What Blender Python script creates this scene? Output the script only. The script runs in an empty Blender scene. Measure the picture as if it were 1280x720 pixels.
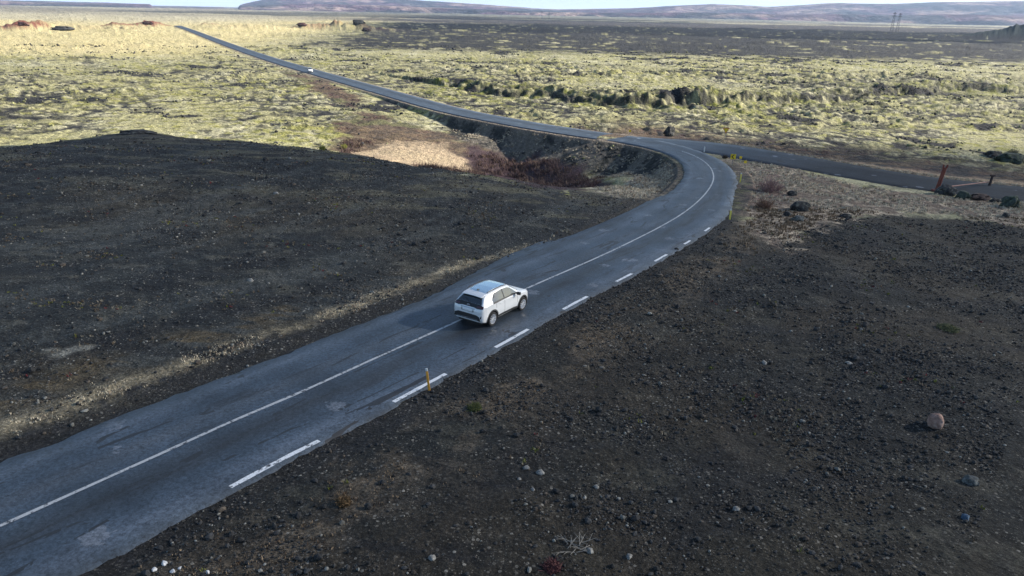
import bpy, bmesh, math, random
import numpy as np
from mathutils import Vector, Matrix
from mathutils.bvhtree import BVHTree
from mathutils.geometry import delaunay_2d_cdt
random.seed(7); rng = np.random.default_rng(7)
scene = bpy.context.scene
COL = scene.collection
PI = math.pi

# ------------------------------------------------------------------ camera
F_PX, CAM_H = 870.0, 12.5
HL, HR = 2.0, 28.0
ROLL = math.atan2(HR - HL, 1280.0)
PITCH = math.atan2((360 - (HL + HR) / 2) * math.cos(ROLL), F_PX)
cp, sp_ = math.cos(PITCH), math.sin(PITCH)
cr, sr = math.cos(ROLL), math.sin(ROLL)
R0, U0, FW = Vector((1, 0, 0)), Vector((0, sp_, cp)), Vector((0, cp, -sp_))
cam_d = bpy.data.cameras.new('camera')
cam = bpy.data.objects.new('camera', cam_d); COL.objects.link(cam)
right = cr * R0 + sr * U0; up = -sr * R0 + cr * U0; back = -FW
m = Matrix((right, up, back)).transposed().to_4x4(); m.translation = Vector((0, 0, CAM_H))
cam.matrix_world = m
cam_d.sensor_width = 36; cam_d.lens = 36 * F_PX / 1280
cam_d.clip_start = 0.5; cam_d.clip_end = 60000
scene.camera = cam

def P(u, v, z):
    """where the sight line through a point of the 1280 x 720 survey photograph meets height z"""
    x, y = u - 640, v - 360
    xr, yr = x * cr + y * sr, -x * sr + y * cr
    d = FW + R0 * (xr / F_PX) - U0 * (yr / F_PX)
    if d.z > -1e-4: d.z = -1e-4
    t = (z - CAM_H) / d.z
    return (d.x * t, d.y * t)
SLX, SLY = 0.03, 0.04
def PP(u, v):
    """the same on the sloping plateau plane; returns x, y, z"""
    z = -1.0
    for _ in range(30):
        x, y = P(u, v, z); z = 0.5 * z + 0.5 * (-(SLX * x + SLY * y))
    return (x, y, z)

# ------------------------------------------------------------------ numpy helpers
_perm = rng.permutation(512).astype(np.int64)
_ang = rng.random(512) * 2 * PI
_gx, _gy = np.cos(_ang), np.sin(_ang)
def perlin(x, y, seed=0):
    xi, yi = np.floor(x), np.floor(y)
    fx, fy = x - xi, y - yi
    xi, yi = xi.astype(np.int64), yi.astype(np.int64)
    def g(ix, iy, dx, dy):
        h = _perm[(_perm[(ix + seed * 37) & 511] + iy) & 511]
        return _gx[h] * dx + _gy[h] * dy
    sx, sy = fx * fx * fx * (fx * (fx * 6 - 15) + 10), fy * fy * fy * (fy * (fy * 6 - 15) + 10)
    a = g(xi, yi, fx, fy); b = g(xi + 1, yi, fx - 1, fy)
    c = g(xi, yi + 1, fx, fy - 1); d = g(xi + 1, yi + 1, fx - 1, fy - 1)
    return ((a + (b - a) * sx) + ((c + (d - c) * sx) - (a + (b - a) * sx)) * sy) * 1.45
def fbm(x, y, scale, octs=3, seed=0, gain=0.5):
    t = np.zeros_like(x); a = 1.0; s = 1.0 / scale
    for o in range(octs):
        c, q = math.cos(o * 1.1), math.sin(o * 1.1)
        t += a * perlin((x * c - y * q) * s + 11.3 * o, (x * q + y * c) * s - 7.7 * o, seed + o); a *= gain; s *= 2.03
    return t
def sst(a, b, x):
    t = np.clip((x - a) / (b - a), 0, 1); return t * t * (3 - 2 * t)
def mix(a, b, t): return a + (b - a) * t
def cmix(c, col, t): return c + (np.array(col, dtype=float) - c) * t[:, None]

def polydist(X, Y, pts):
    """distance to an open polyline; also signed side, arc length and interpolated extra columns"""
    pts = np.asarray(pts, float)
    seg = np.linalg.norm(pts[1:, :2] - pts[:-1, :2], axis=1); S = np.concatenate([[0], np.cumsum(seg)])
    best = np.full(X.shape, 1e12); side = np.zeros_like(X); s = np.zeros_like(X); ex = np.zeros_like(X)
    for i in range(len(pts) - 1):
        ax, ay = pts[i, :2]; bx, by = pts[i + 1, :2]; dx, dy = bx - ax, by - ay; L2 = dx * dx + dy * dy
        t = np.clip(((X - ax) * dx + (Y - ay) * dy) / L2, 0, 1)
        ex_, ey_ = X - ax - t * dx, Y - ay - t * dy
        d = ex_ * ex_ + ey_ * ey_
        k = d < best
        best[k] = d[k]; side[k] = (dx * (Y - ay) - dy * (X - ax))[k]
        s[k] = S[i] + t[k] * seg[i]
        if pts.shape[1] > 2: ex[k] = (pts[i, 2] + t * (pts[i + 1, 2] - pts[i, 2]))[k]
    return np.sqrt(best), np.sign(side), s, ex
def polysd(X, Y, poly):
    """signed distance to a closed polygon, positive inside"""
    poly = np.asarray(poly, float)[:, :2]
    d, _, _, _ = polydist(X, Y, np.vstack([poly, poly[:1]]))
    ins = np.zeros(X.shape, bool); n = len(poly)
    for i in range(n):
        x1, y1 = poly[i]; x2, y2 = poly[(i + 1) % n]
        if y1 == y2: continue
        c = ((y1 > Y) != (y2 > Y)) & (X < (x2 - x1) * (Y - y1) / (y2 - y1) + x1)
        ins ^= c
    return np.where(ins, d, -d)
def catmull(pts, step):
    pts = [np.array(p, float) for p in pts]; out = []
    P_ = [2 * pts[0] - pts[1]] + pts + [2 * pts[-1] - pts[-2]]
    for i in range(1, len(P_) - 2):
        a, b, c, d = P_[i - 1:i + 3]; L = np.linalg.norm((c - b)[:2])
        n = max(1, int(math.ceil(L / (step * (1 + max(0, b[1] - 110) / 60)))))
        for k in range(n):
            t = k / n
            out.append(0.5 * ((2 * b) + (c - a) * t + (2 * a - 5 * b + 4 * c - d) * t * t + (3 * b - a - 3 * c + d) * t ** 3))
    out.append(pts[-1]); return np.array(out)

# ------------------------------------------------------------------ road courses (surveyed way points)
PLAIN = -7.0
wp = [PP(u, v) for u, v in [(-330, 800), (-120, 710), (0, 658), (100, 613), (200, 568), (290, 527), (377, 490), (467, 449), (567, 404), (660, 360), (760, 316), (830, 281)]]
wp += [(*P(u, v, z), z) for u, v, z in [(864, 259, -2.9), (885, 238, -3.5), (892, 221, -3.9), (885, 206, -4.35), (866, 194, -4.8),
      (835, 184, -5.1), (795, 176, -5.35), (745, 169, -5.5), (700, 162.5, -5.6), (640, 152.5, -5.9), (560, 136.5, -6.3), (480, 114.5, -6.6), (400, 92, -6.7),
      (350, 77.5, -6.7), (300, 61, -6.6), (262, 47, -6.5), (243, 39.5, -6.3), (222, 32, -5.9)]]
d0 = np.array(wp[0]) - np.array(wp[1]); wp = [tuple(np.array(wp[0]) + d0 * 4)] + wp
ROAD = catmull(wp, 2.5)
sp = [(*P(u, v, z), z) for u, v, z in [(792, 173.5, -5.33), (845, 178.5, -5.24), (900, 185.5, -5.2), (960, 195.5, -5.25), (1040, 210, -5.3), (1100, 220.5, -5.4), (1170, 231, -5.5), (1280, 243, -5.6), (1450, 262, -5.8)]]
SIDE = catmull(sp, 4)
HW_R, HW_L = 3.35, 3.15         # asphalt half widths right and left of the centre line
SIDE_HW = 4.7

# ------------------------------------------------------------------ ground shape
crest_px = [(-260, 205), (-100, 192), (0, 184), (80, 176), (150, 168), (220, 172), (300, 178), (400, 190), (480, 201), (560, 213), (640, 224), (735, 238)]
crest = [PP(u, v) for u, v in crest_px]
gravel_poly = [(-260, -60, 0), (-260, 60, 0)] + [tuple(c) for c in crest] + \
    [PP(u, v) for u, v in [(775, 247), (815, 250), (850, 247)]] + [(*P(900, 262, -3.3), 0), (*P(935, 284, -3), 0), (*P(985, 303, -2.9), 0), (*P(1015, 287, -3.1), 0), (*P(1045, 273, -3.3), 0), (*P(1100, 262, -3.5), 0), (*P(1180, 264, -3.6), 0), (*P(1290, 277, -3.7), 0), (260, 60, 0), (260, -60, 0)]
ctrl = []
for gx in range(-140, 141, 20):
    for gy in range(-60, 60, 15):
        a = np.array([gx], float), np.array([gy], float)
        if polysd(a[0], a[1], gravel_poly)[0] > 3:
            z = -(SLX * np.clip(gx, -90, 60) + SLY * max(gy, -25)); ctrl.append((gx, gy, z))
ctrl += [(x, y, z) for x, y, z in crest]
for i, (x, y, z) in enumerate(crest):           # the far side of the plateau drops away
    r = math.hypot(x, y); k = 1 + 14 / r
    if i >= 8: ctrl.append((x * k, y * k, [-6.6, -8.2, -9.4, -8.6][i - 8]))
    else: ctrl.append((x * (1 + 20 / r), y * (1 + 20 / r), -6.2))
for u, v, z in [(500, 190, -7.9), (455, 188, -7.6), (560, 196, -8.6), (600, 200, -9.2), (640, 208, -9.9), (690, 216, -10.2), (735, 220, -9.8),
                (430, 165, -7.2), (500, 165, -7.4), (560, 168, -8.0), (620, 172, -7.6), (300, 160, -7), (150, 155, -7), (0, 160, -7), (0, 120, -7), (200, 110, -7), (350, 120, -7), (430, 130, -7.1),
                (770, 236, -4.1), (800, 238, -4.1), (775, 225, -6.6), (805, 222, -6.2), (832, 226, -4.9), (760, 218, -8.4), (790, 212, -7.4),
                (300, 70, -7), (500, 80, -7), (700, 90, -7), (900, 100, -7), (1100, 110, -7), (1280, 120, -7), (600, 115, -7), (700, 135, -6.8), (800, 150, -6.3), (900, 155, -6.3), (1000, 170, -6.4), (1150, 190, -6.5), (1280, 205, -6.5), (1280, 170, -7), (1450, 200, -7), (1450, 260, -6),
                (945, 208, -4.75), (960, 225, -4.3), (960, 250, -3.7), (1000, 230, -4.3), (1000, 265, -3.6), (1050, 240, -4.6), (1100, 250, -4.3), (1180, 252, -4.7), (1270, 262, -4.5)]:
    ctrl.append((*P(u, v, z), z))
ctrl = np.array(ctrl)
def _phi(d2): return np.sqrt(d2 + 9.0)
def _rbf():
    n = len(ctrl); D = ((ctrl[:, None, :2] - ctrl[None, :, :2]) ** 2).sum(-1)
    A = np.zeros((n + 1, n + 1)); A[:n, :n] = _phi(D) + np.eye(n) * -0.05; A[:n, n] = 1; A[n, :n] = 1
    return np.linalg.solve(A, np.concatenate([ctrl[:, 2] - PLAIN, [0]]))
_w = _rbf()
esc = np.array([P(u, v, PLAIN) for u, v in [(560, 108), (610, 117), (660, 122), (720, 130), (770, 134), (830, 138), (900, 134), (960, 133), (1020, 129), (1080, 122), (1140, 117), (1200, 112), (1260, 116), (1350, 118)]])
mounds = [  # x, y, height, radius x, radius y, scoria amount, rotation
    (*P(25, 37, PLAIN), 8.5, 16, 20, 1.0), (*P(50, 36, PLAIN), 6, 6, 12, .5), (*P(150, 34, PLAIN), 6, 14, 20, 1.0), (*P(185, 33, PLAIN), 6.5, 22, 20, 1.0), (*P(115, 36, PLAIN), 4, 50, 30, 0.15),
    (*P(262, 33, PLAIN), 4.5, 16, 20, .5), (*P(300, 36, PLAIN), 5, 30, 40, .1), (*P(395, 36, PLAIN), 7, 26, 20, .55), (*P(425, 36, PLAIN), 8, 16, 20, .3), (*P(440, 37, PLAIN), 7, 22, 20, 0.05), (*P(470, 38, PLAIN), 4, 30, 20, .1),
    (*P(130, 58, PLAIN), 1.8, 26, 16, 0.05), (*P(10, 60, PLAIN), 1.5, 30, 12, 0.0), (*P(1090, 100, PLAIN), 1.6, 40, 20, 0), (*P(760, 100, PLAIN), 1.2, 30, 20, 0), (*P(1290, 49, PLAIN), 17, 60, 70, -1.0), (*P(1340, 49, PLAIN), 20, 60, 70, -1.0)]

def base_height(X, Y):
    z = np.full(X.shape, PLAIN)
    r = np.hypot(X, Y); near = (r < 330)
    x, y = np.clip(X[near], -160, 200), np.maximum(Y[near], -60)
    acc = np.full(x.shape, _w[-1])
    for (cx, cy, _), w in zip(ctrl, _w[:-1]):
        acc += w * _phi((x - cx) ** 2 + (y - cy) ** 2)
    k = 1 - sst(160, 300, r[near])
    z[near] += acc * k
    return z
def ground(X, Y, detail=True, want_masks=False):
    X, Y = np.asarray(X, float), np.asarray(Y, float)
    r = np.hypot(X, Y)
    z = base_height(X, Y)
    n_big = fbm(X, Y, 60, 2, 3)
    near = r < 1000
    # ---- lava terrace: the ground beyond a ragged step stands higher
    sdl = np.full(X.shape, -99.0); m_ = (Y > 90) & (Y < 420)
    wob = fbm(X[m_], Y[m_], 14, 4, 21, .6) * 4.5 + 6 * np.abs(fbm(X[m_], Y[m_], 30, 2, 22))
    d, sg, s, _ = polydist(X[m_], Y[m_], esc); sdl[m_] = d * sg + wob
    endf = sst(-60, 0, X) * 0.9 + 0.1
    brk = 0.8 + 0.4 * np.clip(fbm(X, Y, 30, 3, 23) + .3, 0, 1)
    step = (0.6 * sst(-0.5, 2.0, sdl) + .4 * sst(3, 7, sdl)) * np.exp(-np.clip(sdl - 6, 0, None) / 45.0) * 2.1 * endf * brk
    step[sdl < -90] = 0
    z += step
    plateau = np.full(X.shape, -50.0); m2 = (r < 330)
    plateau[m2] = polysd(X[m2], Y[m2], gravel_poly)
    dr = np.full(X.shape, 500.0); zr = np.zeros(X.shape); sgr = np.zeros(X.shape); sr_ = np.zeros(X.shape)
    m3 = near & (Y < 800); dr[m3], sgr[m3], sr_[m3], zr[m3] = polydist(X[m3], Y[m3], ROAD)
    ds = np.full(X.shape, 500.0); zs = np.zeros(X.shape); sgs = np.zeros(X.shape)
    m4 = r < 330; ds[m4], sgs[m4], _, zs[m4] = polydist(X[m4], Y[m4], SIDE)
    # ---- lava roughness
    offroad = sst(0.3, 7, dr - 3.6) * sst(0.5, 9, ds - 4.3)
    lava = sst(2, -7, plateau) * offroad
    pitm = np.exp(-((z + 10) / 2.2) ** 2) * (r < 200)
    lava = lava * (1 - 0.85 * np.clip(pitm, 0, 1))
    rough = 0.55 + 0.55 * sst(-0.3, 0.5, fbm(X, Y, 45, 2, 5)) + 0.4 * sst(150, 60, np.abs(Y - 250)) * (X > 0)
    n1 = np.abs(fbm(X, Y, 7.5, 2, 31, 0.45)); n2 = np.abs(fbm(X, Y, 2.6, 2, 35, 0.5)); n0 = np.abs(fbm(X, Y, 26, 2, 39, 0.45)); nf = np.abs(fbm(X, Y, 90, 2, 43, 0.5))
    lv = lava * rough * (0.9 * n1 + 0.42 * n2 + 0.8 * n0 - 0.45) + lava * sst(300, 700, r) * 3.0 * (nf - 0.25)
    smooth_ = sst(-.05, .5, fbm(X, Y, 65, 3, 45))
    lv *= 1 - .55 * smooth_
    lv += 0.35 * sst(-3, 1, sdl) * sst(9, 4, sdl) * (n2 + n1 - .5) * endf * (sdl > -90)
    z += lv
    for mx, my, h, rx, ry, sc in mounds:
        h = h * .62 if sc >= 0 else h
        q = ((X - mx) / rx) ** 2 + ((Y - my) / ry) ** 2
        z += h * np.exp(-q * 1.2) * (1 + 0.25 * n1 + (.5 if sc >= 0 else .05) * fbm(X, Y, 9, 3, 47) * (q < 3))
    # ---- plateau relief
    gm = sst(-6, 3, plateau)
    z += gm * offroad * (0.10 * fbm(X, Y, 7, 3, 51) + 0.06 * fbm(X, Y, 1.3, 2, 55) + 0.35 * fbm(X, Y, 28, 2, 53))
    z += gm * (0.022 * fbm(X, Y, 0.32, 2, 57)) * sst(3.3, 4.2, dr) * (r < 120)
    z += offroad * np.exp(-((plateau + 1) / 7.0) ** 2) * (Y > 50) * (X < 3) * (0.18 * fbm(X, Y, 9, 4, 351, .6) + .16 * np.abs(fbm(X, Y, 3, 2, 353)))
    # ---- roads: cut and fill
    for dd, zz, hw, sl_f in ((dr, zr, np.where(sgr > 0, 3.15, 3.35) + 0.55, 0.62), (ds, zs, np.full(X.shape, SIDE_HW + 0.6), 0.35)):
        k = dd < 60
        gul = 0.0
        if sl_f > 0.5:
            gul = 0.45 * np.abs(fbm(sr_[k] + 0.5 * dd[k], dd[k] * 0.25, 3.2, 2, 61))
        e = np.clip(dd[k] - hw[k], 0, None)
        fill = zz[k] - e * sl_f - gul * sst(0, 2.5, e); cut = zz[k] + e * 0.35
        zk = np.maximum(z[k], fill); zk = np.minimum(zk, cut + 0.0)
        flat = sst(0.5, -0.1, dd[k] - hw[k])
        z[k] = mix(zk, zz[k] - 0.09 - 0.06 * sst(150, 300, r[k]), flat)
    if not want_masks: return z
    return z, dict(r=r, plateau=plateau, dr=dr, sgr=sgr, sr=sr_, ds=ds, sgs=sgs, sdl=sdl, n0=n0, n1=n1, n2=n2, nf=nf, lava=lava, smooth=smooth_, step=step, rough=rough)
def gz(x, y): return float(ground(np.array([x]), np.array([y]))[0])
def on(u, v):
    """march the survey sight line (u, v) to the ground: x, y, z"""
    x, y, z = PP(u, v)
    for z0 in np.linspace(2, -12, 1):
        pass
    ts = np.geomspace(8, 4000, 900)
    dx, dy = P(u, v, CAM_H - 1.0)
    X, Y, Z = dx * ts, dy * ts, CAM_H - ts
    return X, Y, Z
def hit(u, v):
    dx, dy = P(u, v, CAM_H - 1.0); L = math.hypot(dx, dy)
    hs = np.linspace(11.0, 25.0, 281)
    X, Y = dx * hs, dy * hs
    g = base_only(X, Y); below = np.where(CAM_H - hs <= g)[0]
    h = hs[below[0]] if len(below) else 19.5
    return (dx * h, dy * h, CAM_H - h)
def base_only(X, Y):
    return ground(X, Y)

# ------------------------------------------------------------------ object helpers
def tag(o, label=None, cat=None, group=None, kind=None):
    if label: o['label'] = label
    if cat: o['category'] = cat
    if group: o['group'] = group
    if kind: o['kind'] = kind
    return o
def empty(name, loc, rz=0.0):
    o = bpy.data.objects.new(name, None); COL.objects.link(o); o.empty_display_size = 0.3
    o.location = loc; o.rotation_euler = (0, 0, rz); return o
def link_mesh(name, me, parent=None, mats=()):
    o = bpy.data.objects.new(name, me); COL.objects.link(o)
    for mt in mats: me.materials.append(mt)
    if parent: o.parent = parent
    return o
def from_bm(name, bm, mat, parent=None, smooth=True, ang=35):
    me = bpy.data.meshes.new(name); bmesh.ops.recalc_face_normals(bm, faces=bm.faces); bm.to_mesh(me); bm.free()
    o = link_mesh(name, me, parent, [mat])
    if smooth and len(me.polygons):
        me.polygons.foreach_set('use_smooth', [True] * len(me.polygons))
        try: me.set_sharp_from_angle(angle=math.radians(ang))
        except Exception: pass
    return o
def np_mesh(name, verts, faces, smooth=True):
    """faces: (n,k) integer array, k = 3 or 4"""
    me = bpy.data.meshes.new(name); faces = np.asarray(faces, np.int32); k = faces.shape[1]
    me.vertices.add(len(verts)); me.vertices.foreach_set('co', np.asarray(verts, np.float32).ravel())
    me.loops.add(faces.size); me.loops.foreach_set('vertex_index', faces.ravel())
    me.polygons.add(len(faces)); me.polygons.foreach_set('loop_start', np.arange(0, faces.size, k, dtype=np.int32))
    me.polygons.foreach_set('use_smooth', np.full(len(faces), smooth))
    me.update(calc_edges=True); return me
def color_attr(me, name, arr):
    a = me.color_attributes.new(name, 'FLOAT_COLOR', 'POINT')
    if arr.shape[1] == 3: arr = np.hstack([arr, np.ones((len(arr), 1))])
    a.data.foreach_set('color', arr.astype(np.float32).ravel())

class NT:
    def __init__(s, name):
        s.m = bpy.data.materials.new(name); s.m.use_nodes = True; s.t = s.m.node_tree
        s.b = s.t.nodes['Principled BSDF']; s.out = s.t.nodes['Material Output']
    def n(s, typ, **kw):
        nd = s.t.nodes.new(typ)
        for k, v in kw.items():
            if k in ('i',):
                for kk, vv in v.items(): s.set(nd.inputs[kk], vv)
            else: setattr(nd, k, v)
        return nd
    def set(s, inp, v):
        if isinstance(v, bpy.types.NodeSocket): s.t.links.new(v, inp)
        else: inp.default_value = v
    def noise(s, scale, detail=3, vec=None, rough=0.55, w=None):
        nd = s.n('ShaderNodeTexNoise', i={'Scale': scale, 'Detail': detail, 'Roughness': rough})
        if vec is not None: s.set(nd.inputs['Vector'], vec)
        return nd.outputs['Fac']
    def ramp(s, fac, stops):
        nd = s.n('ShaderNodeValToRGB'); s.set(nd.inputs['Fac'], fac); e = nd.color_ramp.elements
        while len(e) < len(stops): e.new(0.5)
        for el, (p, c) in zip(e, stops):
            el.position = p; el.color = (c, c, c, 1) if isinstance(c, (int, float)) else (*c, 1)
        return nd.outputs['Color']
    def mixc(s, fac, a, b, mode='MIX'):
        nd = s.n('ShaderNodeMix', data_type='RGBA', blend_type=mode)
        s.set(nd.inputs[0], fac); s.set(nd.inputs[6], a if isinstance(a, bpy.types.NodeSocket) else (*a, 1)); s.set(nd.inputs[7], b if isinstance(b, bpy.types.NodeSocket) else (*b, 1))
        return nd.outputs[2]
    def math(s, op, a, b=0.0, c=0.0):
        nd = s.n('ShaderNodeMath', operation=op); s.set(nd.inputs[0], a); s.set(nd.inputs[1], b); s.set(nd.inputs[2], c); return nd.outputs[0]
    def bump(s, h, dist, strength=1.0, normal=None):
        nd = s.n('ShaderNodeBump', i={'Height': h, 'Distance': dist, 'Strength': strength})
        if normal is not None: s.set(nd.inputs['Normal'], normal)
        return nd.outputs['Normal']
    def obj(s): return s.n('ShaderNodeTexCoord').outputs['Object']
    def P(s, **kw):
        for k, v in kw.items():
            k = {'color': 'Base Color', 'rough': 'Roughness', 'metal': 'Metallic', 'spec': 'Specular IOR Level', 'normal': 'Normal', 'coat': 'Coat Weight', 'coat_r': 'Coat Roughness', 'alpha': 'Alpha', 'emis': 'Emission Color', 'emis_s': 'Emission Strength', 'ior': 'IOR'}[k]
            if k in ('Base Color', 'Emission Color') and not isinstance(v, bpy.types.NodeSocket): v = (*v, 1)
            s.set(s.b.inputs[k], v)
        return s.m

def simple_mat(name, col, rough=0.6, var=0.15, scale=6, metal=0.0, spec=0.5, coat=0.0, bump=0.0):
    t = NT(name); o = t.obj(); f = t.noise(scale, 4, o)
    c = t.mixc(f, tuple(x * (1 - var) for x in col), tuple(min(1, x * (1 + var)) for x in col))
    t.P(color=c, rough=rough, metal=metal, spec=spec, coat=coat)
    if bump: t.P(normal=t.bump(t.noise(scale * 3, 4, o), bump))
    return t.m

# ------------------------------------------------------------------ ground sheet
s_far = np.concatenate([np.arange(0.6, 300, 0.62), ])            # row spacing fine where the ground is seen flat-on
k_ = 19.5 * 870.0
rows = [24000, 17000, 13000, 10500]
v = 2.0
while v < 1500:
    r = k_ / v
    if r < 9.5: break
    rows.append(r); v += 0.62 if v < 260 else min(0.62 + (v - 260) * 0.008, 1.7)
rows += [7.5, 5, 2.5]
rows = np.array(rows[::-1])
az = np.concatenate([np.linspace(-180, -56, 45)[:-1], np.linspace(-56, -41, 60)[:-1], np.linspace(-41, 41, 1080)[:-1], np.linspace(41, 56, 60)[:-1], np.linspace(56, 180, 45)[:-1]])
A_, R_ = np.meshgrid(np.radians(az), rows)
nr, na = R_.shape
X = (R_ * np.sin(A_)).ravel(); Y = (R_ * np.cos(A_)).ravel()
Z, M = ground(X, Y, want_masks=True)
idx = np.arange(nr * na).reshape(nr, na)
q = np.stack([idx[:-1, :], np.roll(idx, -1, 1)[:-1, :], np.roll(idx, -1, 1)[1:, :], idx[1:, :]], -1).reshape(-1, 4)

def px_poly(pts): return [hit(*p) if len(p) == 2 else (*P(*p), p[2]) for p in pts]
def zone(pts, soft=1.0, wob=1.0, sc=5, seed=70):
    d = np.full(X.shape, -99.0); poly = np.array(px_poly(pts))
    c = poly[:, :2].mean(0); rr = np.linalg.norm(poly[:, :2] - c, axis=1).max() + 30
    k = np.hypot(X - c[0], Y - c[1]) < rr
    d[k] = polysd(X[k], Y[k], poly) + wob * fbm(X[k], Y[k], sc, 4, seed, 0.6)
    return sst(-soft, soft, d)

r, dr, ds, n0, n1, n2, nf, pl = (M[k] for k in ('r', 'dr', 'ds', 'n0', 'n1', 'n2', 'nf', 'plateau'))
fA, fB, fC = fbm(X, Y, 3.0, 4, 81, .6), fbm(X, Y, 14, 4, 85, .55), fbm(X, Y, 0.8, 3, 89, .6)
fD = fbm(X, Y, 55, 3, 93); fS = fbm(X * 0.35 + Y * 0.1, Y, 2.2, 4, 95, .6)
C = np.zeros((len(X), 3))
# moss over lava
C[:] = (0.385, 0.36, 0.19)
C = cmix(C, (0.49, 0.46, 0.30), sst(-0.2, 0.6, fB) * .9)
C = cmix(C, (0.25, 0.245, 0.04), sst(0.05, 0.6, fA + 0.5 * fD) * 0.7)
escm = np.exp(-((M['sdl'] - 0) / 14.0) ** 2) * (X > -25)
C = cmix(C, (0.19, 0.20, 0.03), np.clip(escm * 0.8 * sst(-.35, .3, fA), 0, 1))
crev = np.clip(sst(0.17, 0.03, n1) * 0.9 + sst(0.13, 0.02, n2) * 0.6 + sst(0.10, 0.02, n0) * 0.8, 0, 1) * sst(520, 250, r)  # creases: dark rock plus crevice shade, both put into the colour
crev_far = sst(0.14, 0.02, nf) * 0.5
crev = crev * (1 - .7 * M['smooth'])
dark = np.clip(crev * (0.45 + 0.9 * sst(-0.5, 0.5, fB)), 0, 1)
# drifts of bare dark rock, denser to the right and far off
band = sst(330, 430, Y) * sst(2400, 1500, Y) * sst(-190, -60, X + 0.12 * (Y - 400))
drift = sst(0.32, 0.62, fbm(X, Y, 16, 4, 97, .62) + 0.25 * fD + 0.9 * (band - 0.15) + 0.18 * sst(0, 80, X) - .25 * M['smooth'])
drift = np.maximum(drift, band * 0.95 * sst(-.85, .05, fbm(X, Y, 24, 4, 99, .65)))
face = sst(-1.5, 0.2, M['sdl'] + fC) * sst(6.5, 2.0, M['sdl'] + 2 * fC) * sst(-30, 5, X)  # dark rock of the terrace face, its shade also put into the colour
fleck = sst(.18, .36, fbm(X, Y, 2.4, 4, 311, .65) + .35 * fB - .25 * M['smooth']) * sst(420, 200, r)
dark = np.maximum.reduce([dark, .8 * fleck, drift, face * 0.92 * sst(-.7, -.1, fA + .5 * fB)])
bright = sst(250, 330, Y) * sst(-60, -150, X + 0.1 * Y)  # sunlit plain at far left: the warm sunlight is put into the colour
dark *= 1 - 0.75 * bright
C = cmix(C, (0.026, 0.026, 0.028), dark)
C = cmix(C, (0.60, 0.50, 0.26), bright * (1 - dark) * 0.8)
# far plain: alternating strips
fl = fbm(X / 9, Y / 2.2, 160, 3, 101)
fp = sst(1100, 1500, Y)
C = cmix(C, (0.065, 0.06, 0.062), fp * sst(-700, -250, X) * 0.9 + fp * .0)
C = cmix(C, (0.14, 0.13, 0.12), fp * sst(-250, -700, X) * .8)
C = cmix(C, (0.40, 0.37, 0.25), fp * sst(0.2, 0.5, fl) * sst(6500, 3000, Y) * .8)
C = cmix(C, (0.45, 0.42, 0.30), sst(3000, 3800, Y) * sst(7200, 6000, Y) * sst(-1500, 500, X))
C = cmix(C, (0.42, 0.38, 0.27), sst(1100, 900, -X) * 0 + sst(700, 1000, Y) * sst(1900, 1300, Y) * sst(-260, -500, X) * 0.8)
# mounds
for mx, my, h, rx, ry, sc in mounds:
    qq = ((X - mx) / rx) ** 2 + ((Y - my) / ry) ** 2
    if sc > 0.03: C = cmix(C, (0.22, 0.075, 0.05), sst(1.3, .5, qq + 0.5 * fA) * sc)
    elif sc < 0: C = cmix(C, (0.03, 0.045, 0.04), sst(1.8, 1.3, qq + 0.2 * fA))
    elif h > 5: C = cmix(C, (0.30, 0.24, 0.12), sst(1.3, .5, qq + 0.5 * fA) * .7)
# heath (brown red) and dry grass zones
heath_c = mix(np.array([[0.09, 0.038, 0.036]]), np.array([[0.10, 0.075, 0.055]]), sst(-.4, .4, fA)[:, None])
def paint(C, col, m): return C + (np.asarray(col) - C) * np.clip(m, 0, 1)[:, None]
heath = np.maximum.reduce([
    zone([(420, 150), (460, 140), (520, 158), (560, 165), (600, 185), (700, 200), (760, 225), (740, 240), (640, 226), (560, 214), (480, 204), (400, 192), (360, 184), (430, 178)], 1.5, 3, 6),
    zone([(350, 88), (400, 96), (430, 112), (455, 122), (440, 134), (415, 128), (385, 108)], 1.2, 2.5, 5),
    sst(30, 12, ds + 7 * fB) * (M['sgs'] > 0) * (X > 10)])
C = paint(C, heath_c, heath * (0.75 + 0.25 * sst(-.3, .3, fA)))
C = paint(C, (0.16, 0.17, 0.07), heath * sst(0.25, 0.5, fB) * 0.6)
C = paint(C, (0.028, 0.03, 0.034), sst(-0.1, 0.3, fS) * heath * (M['sgs'] > 0) * (X > 25) * (r < 200) * 0.85)
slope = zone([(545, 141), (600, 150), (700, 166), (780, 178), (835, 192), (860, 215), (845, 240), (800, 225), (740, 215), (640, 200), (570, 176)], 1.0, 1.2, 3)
C = paint(C, mix(np.array([[0.024, 0.026, 0.027]]), np.array([[0.16, 0.14, 0.115]]), sst(-.35, .4, fbm(M['sr'] + 0.9 * dr, dr * .22, 3.2, 4, 61, .6) + .45 * fC)[:, None]), slope * 0.95)  # gully streaks; sunlit ridges and shaded furrows put into the gravel colour
purple = zone([(590, 184), (660, 196), (730, 212), (760, 228), (720, 240), (640, 228), (600, 216), (575, 200)], 1.5, 2, 4)
C = paint(C, (0.060, 0.036, 0.045), purple * 0.9)
wedge = zone([(742, 236), (790, 222), (830, 210), (852, 214), (850, 246), (812, 252), (775, 249)], 0.9, 1.2, 3)
C = paint(C, mix(np.array([[0.30, 0.25, 0.19]]), np.array([[0.58, 0.50, 0.38]]), sst(-.4, .4, fA + fC)[:, None]), wedge * 0.9)
pond = np.maximum(zone([(440, 192, -7.6), (480, 182, -7.7), (550, 181, -7.9), (582, 194, -8.2), (590, 214, -8.4), (500, 212, -8)], 0.8, 1.0, 4),
                  zone([(470, 180, -7.5), (510, 174, -7.5), (560, 176, -7.7), (556, 182, -7.7), (500, 183, -7.6)], 0.8, 1.5, 3) * .7)
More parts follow.
